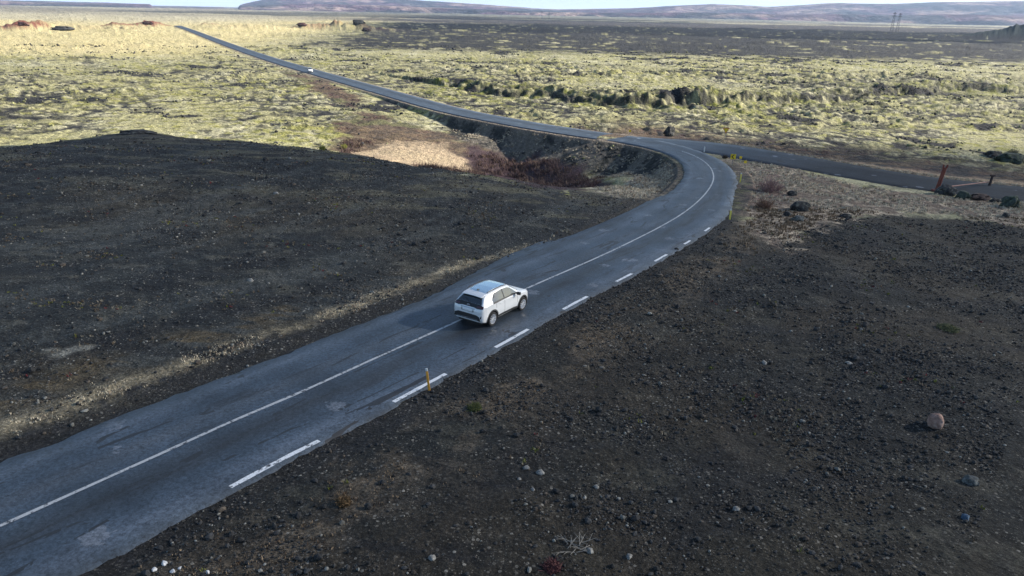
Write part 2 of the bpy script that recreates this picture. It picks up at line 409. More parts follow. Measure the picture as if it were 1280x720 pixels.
C = paint(C, (0.47, 0.36, 0.235), pond * (0.85 + .1 * fA))
# gravel plateau
g = sst(-1.2, 1.0, pl + 0.8 * fA - 7 * sst(.15, .6, fB + .5 * fA) * sst(13, 3, pl) * (Y > 50) * (X < 5))
bands = fbm(M['sr'] / 9, dr, 2.6, 3, 301, .55)
Gc = np.zeros_like(C); Gc[:] = (0.0195, 0.0205, 0.0215)
Gc = paint(Gc, (0.036, 0.031, 0.025), sst(-.1, .6, fB))
Gc = paint(Gc, (0.065, 0.060, 0.050), sst(0.25, 0.7, fS + 0.3 * fC) * 0.6)
Gc = paint(Gc, (0.040, 0.031, 0.024), sst(0.2, .6, fD + .3 * fA) * .6)
Gc = paint(Gc, (0.050, 0.052, 0.052), sst(.0, .6, bands) * (M['sgr'] > 0) * .55)
Gc *= np.where(M['sgr'] > 0, 1.55, 1.0)[:, None] * np.where(M['sgr'] > 0, 1.0, 1.0)[:, None]
Gc[:, 0] *= .96; Gc[:, 2] *= .96
Gc = paint(Gc, (0.016, 0.017, 0.020), sst(-.2, -.7, bands) * .6)
Gc = paint(Gc, (0.042, 0.034, 0.024), sst(-.2, .5, fbm(X, Y, 9, 3, 305)) * (M['sgr'] < 0) * .6)
tk = fbm(X, Y, 30, 2, 331) * 5
for a_, b_, c_ in ((.25, .97, 30.0), (-.12, .99, 46.0)):
    dd_ = np.abs(np.abs(a_ * X + b_ * Y + tk - c_) - .85)
    Gc = paint(Gc, (0.013, 0.013, 0.014), sst(.28, .08, dd_) * (X > 5) * .7 * sst(-.5, .2, fA))
edge_up = sst(34, 5, pl) * (Y > 50) * (X < 8)
Gc = paint(Gc, (0.12, 0.11, 0.07), edge_up * sst(0.05, 0.5, fS + .4 * fB) * .75)
Gc = paint(Gc, (0.016, 0.017, 0.020), sst(0.35, .8, -fS) * .6)
C = paint(C, Gc, g)
dry = zone([(884, 189), (925, 194), (960, 201), (1040, 224), (1100, 237), (1200, 248), (1310, 256), (1310, 290), (1180, 268), (1100, 265), (1045, 276), (1010, 290), (975, 312), (935, 290), (918, 262), (932, 235), (910, 208)], 0.9, 1.5, 3)
C = paint(C, mix(np.array([[0.21, 0.16, 0.12]]), np.array([[0.47, 0.385, 0.28]]), sst(-.5, .5, fA + .8 * fC)[:, None]), dry)
C = paint(C, (0.17, 0.18, 0.10), dry * sst(9, 6, ds) * sst(-.2, .3, fA) * .8)
C = paint(C, (0.16, 0.10, 0.085), zone([(945, 216), (975, 222), (985, 250), (950, 262), (935, 240)], 1.2, 1.5, 3) * dry * .7)
tanv = sst(5.5, 3.0, ds - SIDE_HW + 1.4 * fA) * (M['sgs'] > 0) * sst(28, 38, X)
C = paint(C, (0.46, 0.34, 0.22), tanv * (.8 + .2 * fA))
C = paint(C, (0.26, 0.21, 0.16), sst(1.2, .4, dr - 3.4 + .3 * fA) * (dr > 3) * sst(90, 110, Y) * .85)
# verges beside the straight
left = M['sgr'] > 0
vl = left * np.exp(-((dr - 4.9 - 0.7 * fB - .3 * fA) / 0.5) ** 2) * sst(48, 38, Y) * sst(-.75, .1, fS + .5 * fC)
C = paint(C, (0.46, 0.385, 0.25), vl)
vl2 = left * np.exp(-((dr - 6.6 - 1.2 * fB) / 1.0) ** 2) * sst(42, 30, Y) * sst(-.1, .3, fS)
C = paint(C, (0.12, 0.085, 0.04), vl2 * .6)
vr = (~left) * np.exp(-((dr - 6.2 - 0.8 * fB) / 1.5) ** 2) * sst(80, 50, Y) * sst(-.5, .3, fA)
C = paint(C, (0.125, 0.10, 0.072), vr * (.75 + .25 * fC))
sh = np.where(left, sst(5.4, 4.4, dr + .5 * fA), sst(4.6, 3.9, dr + .4 * fA)) * sst(100, 80, Y)
C = paint(C, (0.026, 0.026, 0.027), sh * (.7 + .5 * fC))
C = paint(C, (0.34, 0.33, 0.28), zone([(62, 442), (98, 432), (122, 432), (108, 438), (70, 448)], 0.35, .4, 1.2) * .6)
C *= (1 + 0.25 * fC)[:, None]
C = np.clip(C, 0.006, 0.7)
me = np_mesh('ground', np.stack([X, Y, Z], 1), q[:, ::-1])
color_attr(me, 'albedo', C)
gatt = np.stack([g * (1 - dry) * (1 - .5 * vl), np.maximum(M['lava'] * (1 - g), slope * .8), np.zeros_like(g)], 1)
color_attr(me, 'zone', gatt)

t = NT('ground'); o = t.obj()
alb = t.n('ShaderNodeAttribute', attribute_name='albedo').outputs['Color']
zsep = t.n('ShaderNodeSeparateColor'); t.t.links.new(t.n('ShaderNodeAttribute', attribute_name='zone').outputs['Color'], zsep.inputs[0])
gfac, lfac = zsep.outputs[0], zsep.outputs[1]
nfine = t.noise(11, 6, o, 0.75); nmid = t.noise(3.1, 5, o, 0.65)
c = t.mixc(1.0, alb, t.ramp(nfine, [(0.34, 0.22), (0.54, 1.0), (0.70, 2.4)]), 'MULTIPLY')  # fine grain; also puts the shade between stones into the colour
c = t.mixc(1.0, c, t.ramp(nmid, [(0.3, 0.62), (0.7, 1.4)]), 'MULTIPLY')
def speck(scale, lo, dens_scale):
    vo = t.n('ShaderNodeTexVoronoi', i={'Scale': scale, 'Randomness': 1.0}); t.set(vo.inputs['Vector'], o)
    sepc = t.n('ShaderNodeSeparateColor'); t.t.links.new(vo.outputs['Color'], sepc.inputs[0])
    on_ = t.math('GREATER_THAN', sepc.outputs[0], lo); near_ = t.math('LESS_THAN', vo.outputs['Distance'], 0.33)
    return t.math('MULTIPLY', t.math('MULTIPLY', on_, near_), sepc.outputs[1]), vo.outputs['Distance']
s1, d1 = speck(7, 0.70, 1); s2, d2 = speck(16, 0.6, 1)
clump = t.ramp(t.noise(0.5, 4, o), [(0.42, 0.2), (0.62, 1.0)])
sfac = t.math('MULTIPLY', t.math('MULTIPLY', t.math('ADD', t.math('MULTIPLY', s1, 0.9), t.math('MULTIPLY', s2, 0.6)), clump), gfac)
c = t.mixc(sfac, c, (0.33, 0.31, 0.27))
hgt = t.math('ADD', nfine, t.math('MULTIPLY', d1, -0.35))
b1 = t.bump(nmid, 0.25, 0.5)
nrm = t.bump(hgt, 0.09, 1.0, b1)
lump = t.n('ShaderNodeTexNoise', i={'Scale': 0.9, 'Detail': 6.0, 'Roughness': 0.62}); t.set(lump.inputs['Vector'], o)
nrm = t.bump(lump.outputs['Fac'], t.math('MULTIPLY', lfac, 1.1), 0.9, nrm)
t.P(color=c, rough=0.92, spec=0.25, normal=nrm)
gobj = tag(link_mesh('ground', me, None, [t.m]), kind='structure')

# ------------------------------------------------------------------ roads
def ribbon(name, course, left_w, right_w, cols, mat, dz=0.0, skirt=0.35, jit=0.12, parent=None, uvs0=0.0):
    c = np.asarray(course); n = len(c)
    tg = np.gradient(c[:, :2], axis=0); tg /= np.linalg.norm(tg, axis=1)[:, None]; nrm_ = np.stack([-tg[:, 1], tg[:, 0]], 1)
    S = np.concatenate([[0], np.cumsum(np.linalg.norm(np.diff(c[:, :2], axis=0), axis=1))]) + uvs0
    vs, uv = [], []
    for i in range(n):
        lw = left_w(c[i], S[i]) if callable(left_w) else left_w; rw = right_w(c[i], S[i]) if callable(right_w) else right_w
        lw += jit * float(perlin(np.array([S[i] * 0.9]), np.array([3.3]))[0]); rw += jit * float(perlin(np.array([S[i] * 0.9]), np.array([8.3]))[0])
        rag = 0.5 * jit * min(1, 60 / max(20, c[i, 1]))
        lw += rag * float(perlin(np.array([S[i] * 2.7]), np.array([13.3]))[0]) * 1.6; rw += rag * float(perlin(np.array([S[i] * 2.7]), np.array([18.3]))[0]) * 1.6
        offs = [-(rw + 0.25)] + list(np.linspace(-rw, lw, cols)) + [lw + 0.25]
        for j, of in enumerate(offs):
            z = c[i, 2] + dz - (skirt if j in (0, len(offs) - 1) else 0)
            vs.append((c[i, 0] + nrm_[i, 0] * of, c[i, 1] + nrm_[i, 1] * of, z)); uv.append((of, S[i]))
    w = cols + 2; fs = [(i * w + j, i * w + j + 1, (i + 1) * w + j + 1, (i + 1) * w + j) for i in range(n - 1) for j in range(w - 1)]
    fs = np.array(fs)[:, ::-1]
    me = np_mesh(name, vs, fs); ul = me.uv_layers.new(name='course'); li = np.array([l.vertex_index for l in me.loops])
    ul.data.foreach_set('uv', np.array(uv, np.float32)[li].ravel())
    return link_mesh(name, me, parent, [mat])
def resample(c, step):
    c = np.asarray(c); S = np.concatenate([[0], np.cumsum(np.linalg.norm(np.diff(c[:, :2], axis=0), axis=1))])
    s = np.arange(0, S[-1], step); return np.stack([np.interp(s, S, c[:, k]) for k in range(3)], 1), s
fineR, fineS = resample(ROAD, 0.35)
near_ = fineR[:, 1] < 170
fineR = np.vstack([fineR[near_], ROAD[ROAD[:, 1] > 171]])

def asphalt(name, tracks=True, tone=1.0):
    t = NT(name); uvn = t.n('ShaderNodeUVMap', uv_map='course').outputs['UV']; sx = t.n('ShaderNodeSeparateXYZ'); t.t.links.new(uvn, sx.inputs[0])
    o = t.obj(); u_, v_ = sx.outputs[0], sx.outputs[1]
    cmb = t.n('ShaderNodeCombineXYZ'); t.set(cmb.inputs[0], u_); t.set(cmb.inputs[1], t.math('MULTIPLY', v_, 0.12)); st = cmb.outputs[0]
    streak = t.noise(2.2, 5, st, 0.65); wide = t.noise(0.35, 4, o, 0.6); fine = t.noise(9, 7, o, 0.85)
    wob = t.math('ADD', u_, t.math('MULTIPLY', t.math('SUBTRACT', t.noise(0.22, 2, o), 0.5), 0.8))
    c = t.mixc(streak, (0.020 * tone, 0.029 * tone, 0.040 * tone), (0.056 * tone, 0.078 * tone, 0.108 * tone))
    if tracks:
        def bandf(cx, w):
            d = t.math('ABSOLUTE', t.math('SUBTRACT', wob, cx)); return t.ramp(t.math('DIVIDE', d, w), [(0.0, 1.0), (1.0, 0.0)])
        for cx, w, col, k in ((-0.95, 0.8, (0.022, 0.023, 0.025), 0.9), (-2.55, 0.6, (0.085, 0.105, 0.135), 0.7), (2.45, 0.6, (0.085, 0.105, 0.135), 0.7), (0.85, 0.6, (0.07, 0.077, 0.088), 0.5), (3.4, 0.5, (0.028, 0.030, 0.034), 0.8)):
            c = t.mixc(t.math('MULTIPLY', bandf(cx, w), t.math('MULTIPLY', k, t.ramp(streak, [(0.3, 0.45), (0.6, 1.0)]))), c, col)
    # patches and pot holes
    pv2 = t.n('ShaderNodeTexVoronoi', i={'Scale': 0.55}); t.set(pv2.inputs['Vector'], o); pc2 = t.n('ShaderNodeSeparateColor'); t.t.links.new(pv2.outputs['Color'], pc2.inputs[0])
    spot = t.math('MULTIPLY', t.math('LESS_THAN', t.math('ADD', pv2.outputs['Distance'], t.math('MULTIPLY', t.math('SUBTRACT', t.noise(4, 4, o), .5), .5)), 0.20), t.math('GREATER_THAN', pc2.outputs[1], 0.72))
    c = t.mixc(t.math('MULTIPLY', spot, 0.75), c, (0.13, 0.145, 0.17))
    dk_ = t.ramp(t.noise(1.1, 5, st, .7), [(.55, 0.0), (.62, 1.0)]); c = t.mixc(t.math('MULTIPLY', dk_, 0.7), c, (0.022, 0.024, 0.028))
    pv = t.n('ShaderNodeTexVoronoi', i={'Scale': 0.16}); t.set(pv.inputs['Vector'], o)
    pc = t.n('ShaderNodeSeparateColor'); t.t.links.new(pv.outputs['Color'], pc.inputs[0])
    hole = t.math('MULTIPLY', t.math('LESS_THAN', t.math('ADD', pv.outputs['Distance'], t.math('MULTIPLY', t.math('SUBTRACT', t.noise(5, 3, o), .5), .12)), 0.085), t.math('GREATER_THAN', pc.outputs[0], 0.45))
    c = t.mixc(t.math('MULTIPLY', hole, 0.75), c, (0.02, 0.021, 0.023))
    c = t.mixc(1.0, c, t.ramp(wide, [(0.3, 0.6), (0.7, 1.35)]), 'MULTIPLY')
    c = t.mixc(1.0, c, t.ramp(fine, [(0.36, 0.3), (0.64, 1.9)]), 'MULTIPLY')
    if not tracks:
        blend = t.ramp(t.math('DIVIDE', v_, 40.0), [(0.25, 2.1), (0.8, 1.0)]); c = t.mixc(1.0, c, blend, 'MULTIPLY')
    # cracks
    cv = t.n('ShaderNodeTexVoronoi', feature='DISTANCE_TO_EDGE', i={'Scale': 0.5}); wp_ = t.n('ShaderNodeVectorMath', operation='ADD')
    nv = t.n('ShaderNodeTexNoise', i={'Scale': 1.3, 'Detail': 4.0}); t.set(nv.inputs['Vector'], st); t.t.links.new(st, wp_.inputs[0]); t.t.links.new(nv.outputs['Color'], wp_.inputs[1]); t.t.links.new(wp_.outputs[0], cv.inputs['Vector'])
    crack = t.math('MULTIPLY', t.math('LESS_THAN', cv.outputs['Distance'], 0.02), t.math('GREATER_THAN', wide, 0.52))
    c = t.mixc(t.math('MULTIPLY', crack, 0.9), c, (0.018, 0.018, 0.02))
    t.P(color=c, rough=t.math('ADD', t.math('MULTIPLY', streak, 0.25), 0.42 if tracks else t.ramp(t.math('DIVIDE', v_, 40.0), [(0.2, .42), (.8, .75)])), spec=0.5 if tracks else t.ramp(t.math('DIVIDE', v_, 40.0), [(0.2, .5), (.8, .22)]), normal=t.bump(fine, 0.012, 0.8))
    return t.m
M_asph = asphalt('asphalt'); M_asph2 = asphalt('asphalt_side', False, 0.42)
def lw(c, s):   # the outer side of the bend and the lay-by strip are wider on the left
    return 2.4 + 0.7 * float(sst(5, 14, np.array([c[1]]))[0]) + 1.2 * float(sst(30, 42, np.array([c[1]]))[0] * sst(66, 52, np.array([c[1]]))[0]) * 1.3
def rw(c, s): return 3.23 - 0.83 * float(sst(55, 70, np.array([c[1]]))[0] * sst(108, 95, np.array([c[1]]))[0])
road = tag(ribbon('road', fineR, lw, rw, 9, M_asph, 0.012), kind='structure')
sideC, _ = resample(SIDE, 0.8)
def srw(c, s): return SIDE_HW - 0.2 + 5.0 * float(sst(12, 0, np.array([s]))[0])
side = tag(ribbon('side_road', sideC, lambda c, s: SIDE_HW - 2.2 * float(sst(16, 0, np.array([s]))[0]), lambda c, s: SIDE_HW - 0.5 * float(sst(10, 0, np.array([s]))[0]), 6, M_asph2, -0.012), kind='structure')

def paint_mat(name, wear, hardness=8.0, br=1.0):
    t = NT(name); o = t.obj(); w = t.noise(hardness, 5, o, 0.7); w2 = t.noise(1.1, 3, o)
    f = t.ramp(t.math('ADD', w, t.math('MULTIPLY', t.math('SUBTRACT', w2, .5), .4)), [(wear - 0.05, 0.0), (wear + 0.05, 1.0)])
    c = t.mixc(f, (0.07, 0.075, 0.085), (0.80 * br, 0.82 * br, 0.84 * br)); c = t.mixc(1.0, c, t.ramp(t.noise(30, 3, o), [(0.3, .7), (.6, 1.0)]), 'MULTIPLY')
    t.P(color=c, rough=0.55, spec=0.4); return t.m
M_cl = paint_mat('line_paint', 0.42, 6.0, .62); M_dash = paint_mat('dash_paint', 0.38, 5.0)
def strip(name, s0, s1, off, w, mat, parent, wfun=None, step=0.25):
    cc = []
    S = np.concatenate([[0], np.cumsum(np.linalg.norm(np.diff(fineR[:, :2], axis=0), axis=1))])
    for s in np.arange(s0, s1 + 1e-6, step): cc.append([np.interp(s, S, fineR[:, k]) for k in range(3)])
    cc = np.array(cc); tg = np.gradient(cc[:, :2], axis=0); tg /= np.linalg.norm(tg, axis=1)[:, None]; nm = np.stack([-tg[:, 1], tg[:, 0]], 1)
    vs = []
    for i in range(len(cc)):
        hw = w / 2 * (1 + 0.18 * float(perlin(np.array([s0 + i * step * 2.1]), np.array([5.5 + off]))[0]))
        for sgn in (-1, 1):
            p = cc[i, :2] + nm[i] * (off + sgn * hw); vs.append((p[0], p[1], cc[i, 2] + 0.017))
    fs = [(2 * i, 2 * i + 1, 2 * i + 3, 2 * i + 2) for i in range(len(cc) - 1)]
    return link_mesh(name, np_mesh(name, vs, np.array(fs)[:, ::-1]), parent, [mat])
FS = np.concatenate([[0], np.cumsum(np.linalg.norm(np.diff(fineR[:, :2], axis=0), axis=1))])
def s_at(x, y):
    return float(FS[np.argmin(np.hypot(fineR[:, 0] - x, fineR[:, 1] - y))])
s_end = s_at(*P(852, 189, -5.0))
strip('centre_line', 0.5, s_end, 0.0, 0.125, M_cl, road, step=0.5)
dpx = [((290, 613), (403, 552)), ((490, 503), (560, 466)), ((617, 436), (662, 410)), ((702, 387), (733, 370)), ((763, 352), (787, 340)), ((812, 326), (830, 317)), ((850, 304), (858, 300)), ((877, 289), (886, 284))]
for a_, b_ in dpx:
    pa, pb = PP(*a_), PP(*b_); strip('edge_dash', s_at(pa[0], pa[1]), s_at(pb[0], pb[1]), -3.12, 0.17, M_dash, road, step=0.2)
0 and strip('edge_dash', 0.3, max(1.0, s_at(*PP(290, 613)[:2]) - 6.0 + 2.9), -3.12, 0.17, M_dash, road, step=0.2)

# ------------------------------------------------------------------ far hills
def skyline(az_deg, table):
    return np.interp(az_deg, [t_[0] for t_ in table], [t_[1] for t_ in table])
def uv_to_azel(u, v):
    x, y = u - 640, v - 360; xr, yr = x * cr + y * sr, -x * sr + y * cr
    d = FW + R0 * (xr / F_PX) - U0 * (yr / F_PX); return math.degrees(math.atan2(d.x, d.y)), math.degrees(math.atan2(d.z, math.hypot(d.x, d.y)))
sk = [(285, 9.0), (296, 8), (304, 4.5), (315, 2), (330, -1), (360, -4.5), (420, -6), (480, -4), (530, 0.5), (570, 3), (600, 5), (640, 8), (665, 10), (700, 11), (735, 10.5), (780, 10), (815, 9), (850, 6.5), (890, 4.5), (930, 6), (960, 8), (990, 7), (1050, 3.5), (1120, 4.5), (1180, 2), (1240, 1.5), (1290, 1), (1400, 2)]
tab = [uv_to_azel(u, v) for u, v in sk]
tab = [(-70, .3), (-50, .12), (-40, 0.10), (tab[0][0] - .3, 0.06)] + tab + [(55, 1.6), (75, .8), (110, 1.2), (150, .4)]
def hills(name, r0, r1, rp, gain, seed, col_fn, nr_=60):
    azs = np.linspace(-60, 70, 900); rs = np.linspace(r0, r1, nr_)
    A, R = np.meshgrid(np.radians(azs), rs); x, y = (R * np.sin(A)).ravel(), (R * np.cos(A)).ravel()
    hmax = np.clip(skyline(np.degrees(A), tab) * gain, 0, None) * PI / 180 * rp + 19.5 * (skyline(np.degrees(A), tab) > 0.07)
    prof = sst(r0, rp, R) * sst(r1 + 300, rp + 900, R)
    n = fbm(x, y, 900, 5, seed, .55).reshape(R.shape); n2_ = np.abs(fbm(x, y, 350, 4, seed + 7)).reshape(R.shape)
    h = hmax * prof * (1 + 0.0 * n) - 30 * np.abs(n) * sst(0, .5, prof) * sst(1, .75, prof) - 28 * n2_ * np.sqrt(np.clip(prof, 0, 1)) * sst(1, .7, prof) * (hmax > 30) + 6 * n * (prof > .99)
    h = h + PLAIN - 4 + 0 * n
    ii = np.arange(R.size).reshape(R.shape); qf = np.stack([ii[:-1, :-1], ii[1:, :-1], ii[1:, 1:], ii[:-1, 1:]], -1).reshape(-1, 4)
    me = np_mesh(name, np.stack([x, y, h.ravel()], 1), qf[:, ::-1])
    color_attr(me, 'albedo', np.clip(col_fn(x, y, h.ravel(), n.ravel()), .01, .8)); return me
def hcol(x, y, h, n):
    c = np.zeros((len(x), 3)); c[:] = (0.10, 0.062, 0.078)
    c = cmix(c, (0.05, 0.05, 0.055), sst(-.05, .12, fbm(x, y, 700, 4, 141)))
    c = cmix(c, (0.24, 0.18, 0.16), sst(.12, .4, fbm(x / 1.6, y, 500, 4, 151)) * .8)
    return c
th = NT('hill_heath'); alb_ = th.n('ShaderNodeAttribute', attribute_name='albedo').outputs['Color']
th.P(color=th.mixc(1.0, alb_, th.ramp(th.noise(0.01, 6, th.obj(), .65), [(.35, .45), (.65, 1.6)]), 'MULTIPLY'), rough=.95, spec=.1, normal=th.bump(th.noise(0.006, 6, th.obj(), .65), 70, .9))
tag(link_mesh('hills', hills('hills', 6200, 10800, 8600, 1.0, 131, hcol), None, [th.m]), kind='structure')
tag(link_mesh('foothills', hills('foothills', 5000, 6600, 5800, 0.33, 171, hcol, 30), None, [th.m]), kind='structure')

# ------------------------------------------------------------------ clouds out of view, added and shaped to shade the foreground and far plain
def cloud_mat(name, trans):
    t = NT(name); tr = t.n('ShaderNodeBsdfTransparent'); mx = t.n('ShaderNodeMixShader'); t.P(color=(0.85, 0.86, 0.88), rough=1.0, spec=0.0)
    t.set(mx.inputs[0], trans); t.t.links.new(t.b.outputs[0], mx.inputs[1]); t.t.links.new(tr.outputs[0], mx.inputs[2]); t.t.links.new(mx.outputs[0], t.out.inputs['Surface']); return t.m
SUN_AZ, SUN_EL = 80.0, 24.0     # degrees clockwise from the view direction (+Y), height
def shade_cloud(cx, cy, rx, ry, trans, seed, zc=1000.0):
    """a cloud whose shadow is centred on ground point (cx, cy)"""
    k = (zc + 5) / math.tan(math.radians(SUN_EL)); bm = bmesh.new(); bmesh.ops.create_icosphere(bm, subdivisions=5, radius=1.0)
    co = np.array([v.co[:] for v in bm.verts]); n = fbm(co[:, 0] * 10 + seed * 3, co[:, 1] * 10 + co[:, 2] * 6, 5, 4, seed, .6)
    for v, f in zip(bm.verts, n):
        s = 1 + 0.3 * f; v.co = Vector((v.co.x * rx * s, v.co.y * ry * s, v.co.z * 35 * s * (1.0 if v.co.z > 0 else .4)))
    o = from_bm('shade_cloud', bm, cloud_mat('shade_cloud_vapour', trans)); o.location = (cx + k * math.sin(math.radians(SUN_AZ)), cy + k * math.cos(math.radians(SUN_AZ)), zc)
    return tag(o, kind='structure')
SHADE_CLOUDS = [(15, -38, 330, 132, 0.50, 3), (700, 1000, 900, 300, 0.72, 9), (-300, 2600, 900, 700, 0.7, 12), (900, 4200, 1800, 700, .6, 15)]  # the first dims the foreground, the rest added to vary shade farther out
for c_ in SHADE_CLOUDS: shade_cloud(*c_)

# ------------------------------------------------------------------ air
hb = bmesh.new(); bmesh.ops.create_cube(hb, size=1.0); bmesh.ops.scale(hb, vec=(60000, 60000, 480), verts=hb.verts)
hz = from_bm('haze', hb, None, smooth=False); hz.location = (0, 0, 200)
hm = bpy.data.materials.new('air'); hm.use_nodes = True; hm.node_tree.nodes.clear()
ho = hm.node_tree.nodes.new('ShaderNodeOutputMaterial'); hv = hm.node_tree.nodes.new('ShaderNodeVolumePrincipled')
hv.inputs['Color'].default_value = (0.50, 0.68, 1.0, 1); hv.inputs['Density'].default_value = 5.0e-5; hv.inputs['Anisotropy'].default_value = 0.2
hm.node_tree.links.new(hv.outputs[0], ho.inputs['Volume']); hz.data.materials[0] = hm; tag(hz, kind='stuff')

# ------------------------------------------------------------------ the car
def interp_s(x, xs, ys, w=0.05):
    g = np.linspace(-2.2, 2.2, 881); v = np.interp(g, xs, ys); k = np.exp(-(np.arange(-40, 41) * 0.005 / w) ** 2); k /= k.sum()
    vp = np.concatenate([np.full(40, v[0]), v, np.full(40, v[-1])]); return np.interp(x, g, np.convolve(vp, k, 'valid'))
def car_shell():
    xs = np.concatenate([np.linspace(-2.09, -1.4, 28), np.linspace(-1.36, 1.9, 66), np.linspace(1.93, 2.09, 7)])
    w = interp_s(xs, [-2.2, -2.10, -2.04, -1.95, -1.75, -1.28, -.5, .5, 1.28, 1.65, 1.85, 2.0, 2.09, 2.2], [.66, .70, .78, .835, .868, .885, .868, .866, .885, .85, .78, .66, .5, .4], .03)
    zb = interp_s(xs, [-2.2, -2.09, -1.95, -1.7, 1.6, 1.95, 2.1, 2.2], [.40, .38, .28, .22, .20, .22, .30, .32])
    belt = interp_s(xs, [-2.2, -2.09, -2.03, -1.93, -1.5, 0, .9, 1.2, 1.6, 1.85, 2.0, 2.1, 2.2], [.70, .82, .97, 1.06, 1.09, 1.03, .98, .97, .92, .84, .74, .62, .56], .03)
    top = interp_s(xs, [-2.2, -2.09, -2.03, -1.97, -1.92, -1.66, -1.52, -1.2, -.7, -.1, .25, .5, 1.08, 1.3, 1.6, 1.85, 2.0, 2.1, 2.2], [.74, .84, 1.0, 1.08, 1.12, 1.40, 1.48, 1.545, 1.588, 1.585, 1.545, 1.43, 1.04, 1.01, .965, .88, .78, .66, .6], .025)
    bm = bmesh.new(); rings = []
    for i, x in enumerate(xs):
        W, B, b, T = w[i], zb[i], belt[i], max(top[i], belt[i] + .015); k = min(1, (T - b) / .48)
        ye = W * .88 * (1 - k) + (.565 - .045 * float(np.clip((-x - .7) / 1.0, 0, 1))) * k
        mid = min(.56, (B + b) / 2)
        half = [(0, B), (W * .82, B), (W * .955, B + .07), (W * .992, mid - .08 if mid - .08 > B + .1 else B + .12), (W, mid + .02), (W * .985, mid + (b - mid) * .55), (W * .962, b - .035), (W * .925, b + .005),
                (W * .925 + (ye + .05 * k - W * .925) * .5, b + (T - .09 * k - b) * .5), (ye + .045 * k, T - .085 * k - .003), (ye - .01 * k, T - .04 * k), (ye * .8, T - .015 * k), (ye * .42, T - .003), (0, T)]
        pts = half + [(-y, z) for y, z in half[-2:0:-1]]
        rings.append([bm.verts.new((x, y, z)) for y, z in pts])
    n = len(rings[0])
    for a, b_ in zip(rings[:-1], rings[1:]):
        for j in range(n): bm.faces.new((a[j], a[(j + 1) % n], b_[(j + 1) % n], b_[j]))
    bm.faces.new(rings[0][::-1]); bm.faces.new(rings[-1]); bmesh.ops.recalc_face_normals(bm, faces=bm.faces); return bm
WB, WR = 1.28, 0.335
def car_bodies():
    bm = car_shell(); bvh = BVHTree.FromBMesh(bm)
    o = from_bm('body', bm, None, smooth=False); o.data.materials.clear()
    cuts = []
    for x in (-WB, WB):
        for s in (-1, 1):
            cb = bmesh.new(); bmesh.ops.create_cone(cb, cap_ends=True, segments=40, radius1=.39, radius2=.39, depth=.5, matrix=Matrix.Translation((x, s * .86, .345)) @ Matrix.Rotation(PI / 2, 4, 'X'))
            c = from_bm('cutter', cb, None, smooth=False); cuts.append(c); md = o.modifiers.new('b', 'BOOLEAN'); md.operation = 'DIFFERENCE'; md.object = c; md.solver = 'EXACT'
    bpy.context.view_layer.update(); dg = bpy.context.evaluated_depsgraph_get(); me = bpy.data.meshes.new_from_object(o.evaluated_get(dg))
    bpy.data.objects.remove(o)
    for c in cuts: bpy.data.objects.remove(c)
    return me, bvh
CAR_ME, CAR_BVH = car_bodies()
CAR_ME.materials.clear()
CAR_ME.polygons.foreach_set('use_smooth', [True] * len(CAR_ME.polygons)); CAR_ME.set_sharp_from_angle(angle=math.radians(28))
def drape(name, poly, axis, mat, parent, off=.006, thick=.02, grid=.045, s=1):
    poly = [Vector(p) for p in poly]; n = len(poly); pts = []
    for i in range(n):
        a, b = poly[i], poly[(i + 1) % n]; k = max(1, int((b - a).length / grid))
        pts += [a.lerp(b, j / k) for j in range(k)]
    nb = len(pts); arr = np.array([p[:] for p in pts]); mn, mx = arr.min(0), arr.max(0)
    gx, gy = np.meshgrid(np.arange(mn[0], mx[0], grid), np.arange(mn[1], mx[1], grid)); gx, gy = gx.ravel(), gy.ravel()
    k = polysd(gx, gy, arr) > grid * .35
    allp = pts + [Vector((a, b)) for a, b in zip(gx[k], gy[k])]
    vs, _, fs, *_ = delaunay_2d_cdt(allp, [], [list(range(nb))], 1, 1e-5)
    bm = bmesh.new(); vv = []
    for p in vs:
        a, b = p
        if axis == 'side': og, d = Vector((a, s * 3, b)), Vector((0, -s, 0))
        elif axis == 'rear': og, d = Vector((-5, a, b)), Vector((1, 0, 0))
        elif axis == 'front': og, d = Vector((5, a, b)), Vector((-1, 0, 0))
        else: og, d = Vector((a, b, 5)), Vector((0, 0, -1))
        h, nn, _, _ = CAR_BVH.ray_cast(og, d)
        if h is None: h = (vv[-1].co - Vector() if vv else og); nn = -d
        if nn.dot(d) > 0: nn = -nn
        vv.append(bm.verts.new(h + nn * off))
    inside = []
    for f in fs:
        try: inside.append(bm.faces.new([vv[i] for i in f]))
        except ValueError: pass
    bmesh.ops.recalc_face_normals(bm, faces=bm.faces)
    f0 = bm.faces[:][0] if len(bm.faces) else None
    dd = {'side': Vector((0, s, 0)), 'rear': Vector((-1, 0, 0)), 'front': Vector((1, 0, 0)), 'top': Vector((0, 0, 1))}[axis]
    bm.normal_update()
    if sum((f.normal.dot(dd) for f in bm.faces)) < 0: bmesh.ops.reverse_faces(bm, faces=bm.faces)
    bmesh.ops.solidify(bm, geom=bm.faces[:], thickness=thick)
    return from_bm(name, bm, mat, parent)
def box_bm(bm, c, sz, rot=None, bev=0.0):
    mtx = Matrix.Translation(c) @ (rot.to_4x4() if rot else Matrix.Identity(4)) @ Matrix.Diagonal((*sz, 1))
    g = bmesh.ops.create_cube(bm, size=1.0, matrix=mtx)
    if bev: bmesh.ops.bevel(bm, geom=list({e for v in g['verts'] for e in v.link_edges}), offset=bev, segments=2, affect='EDGES', profile=.6)
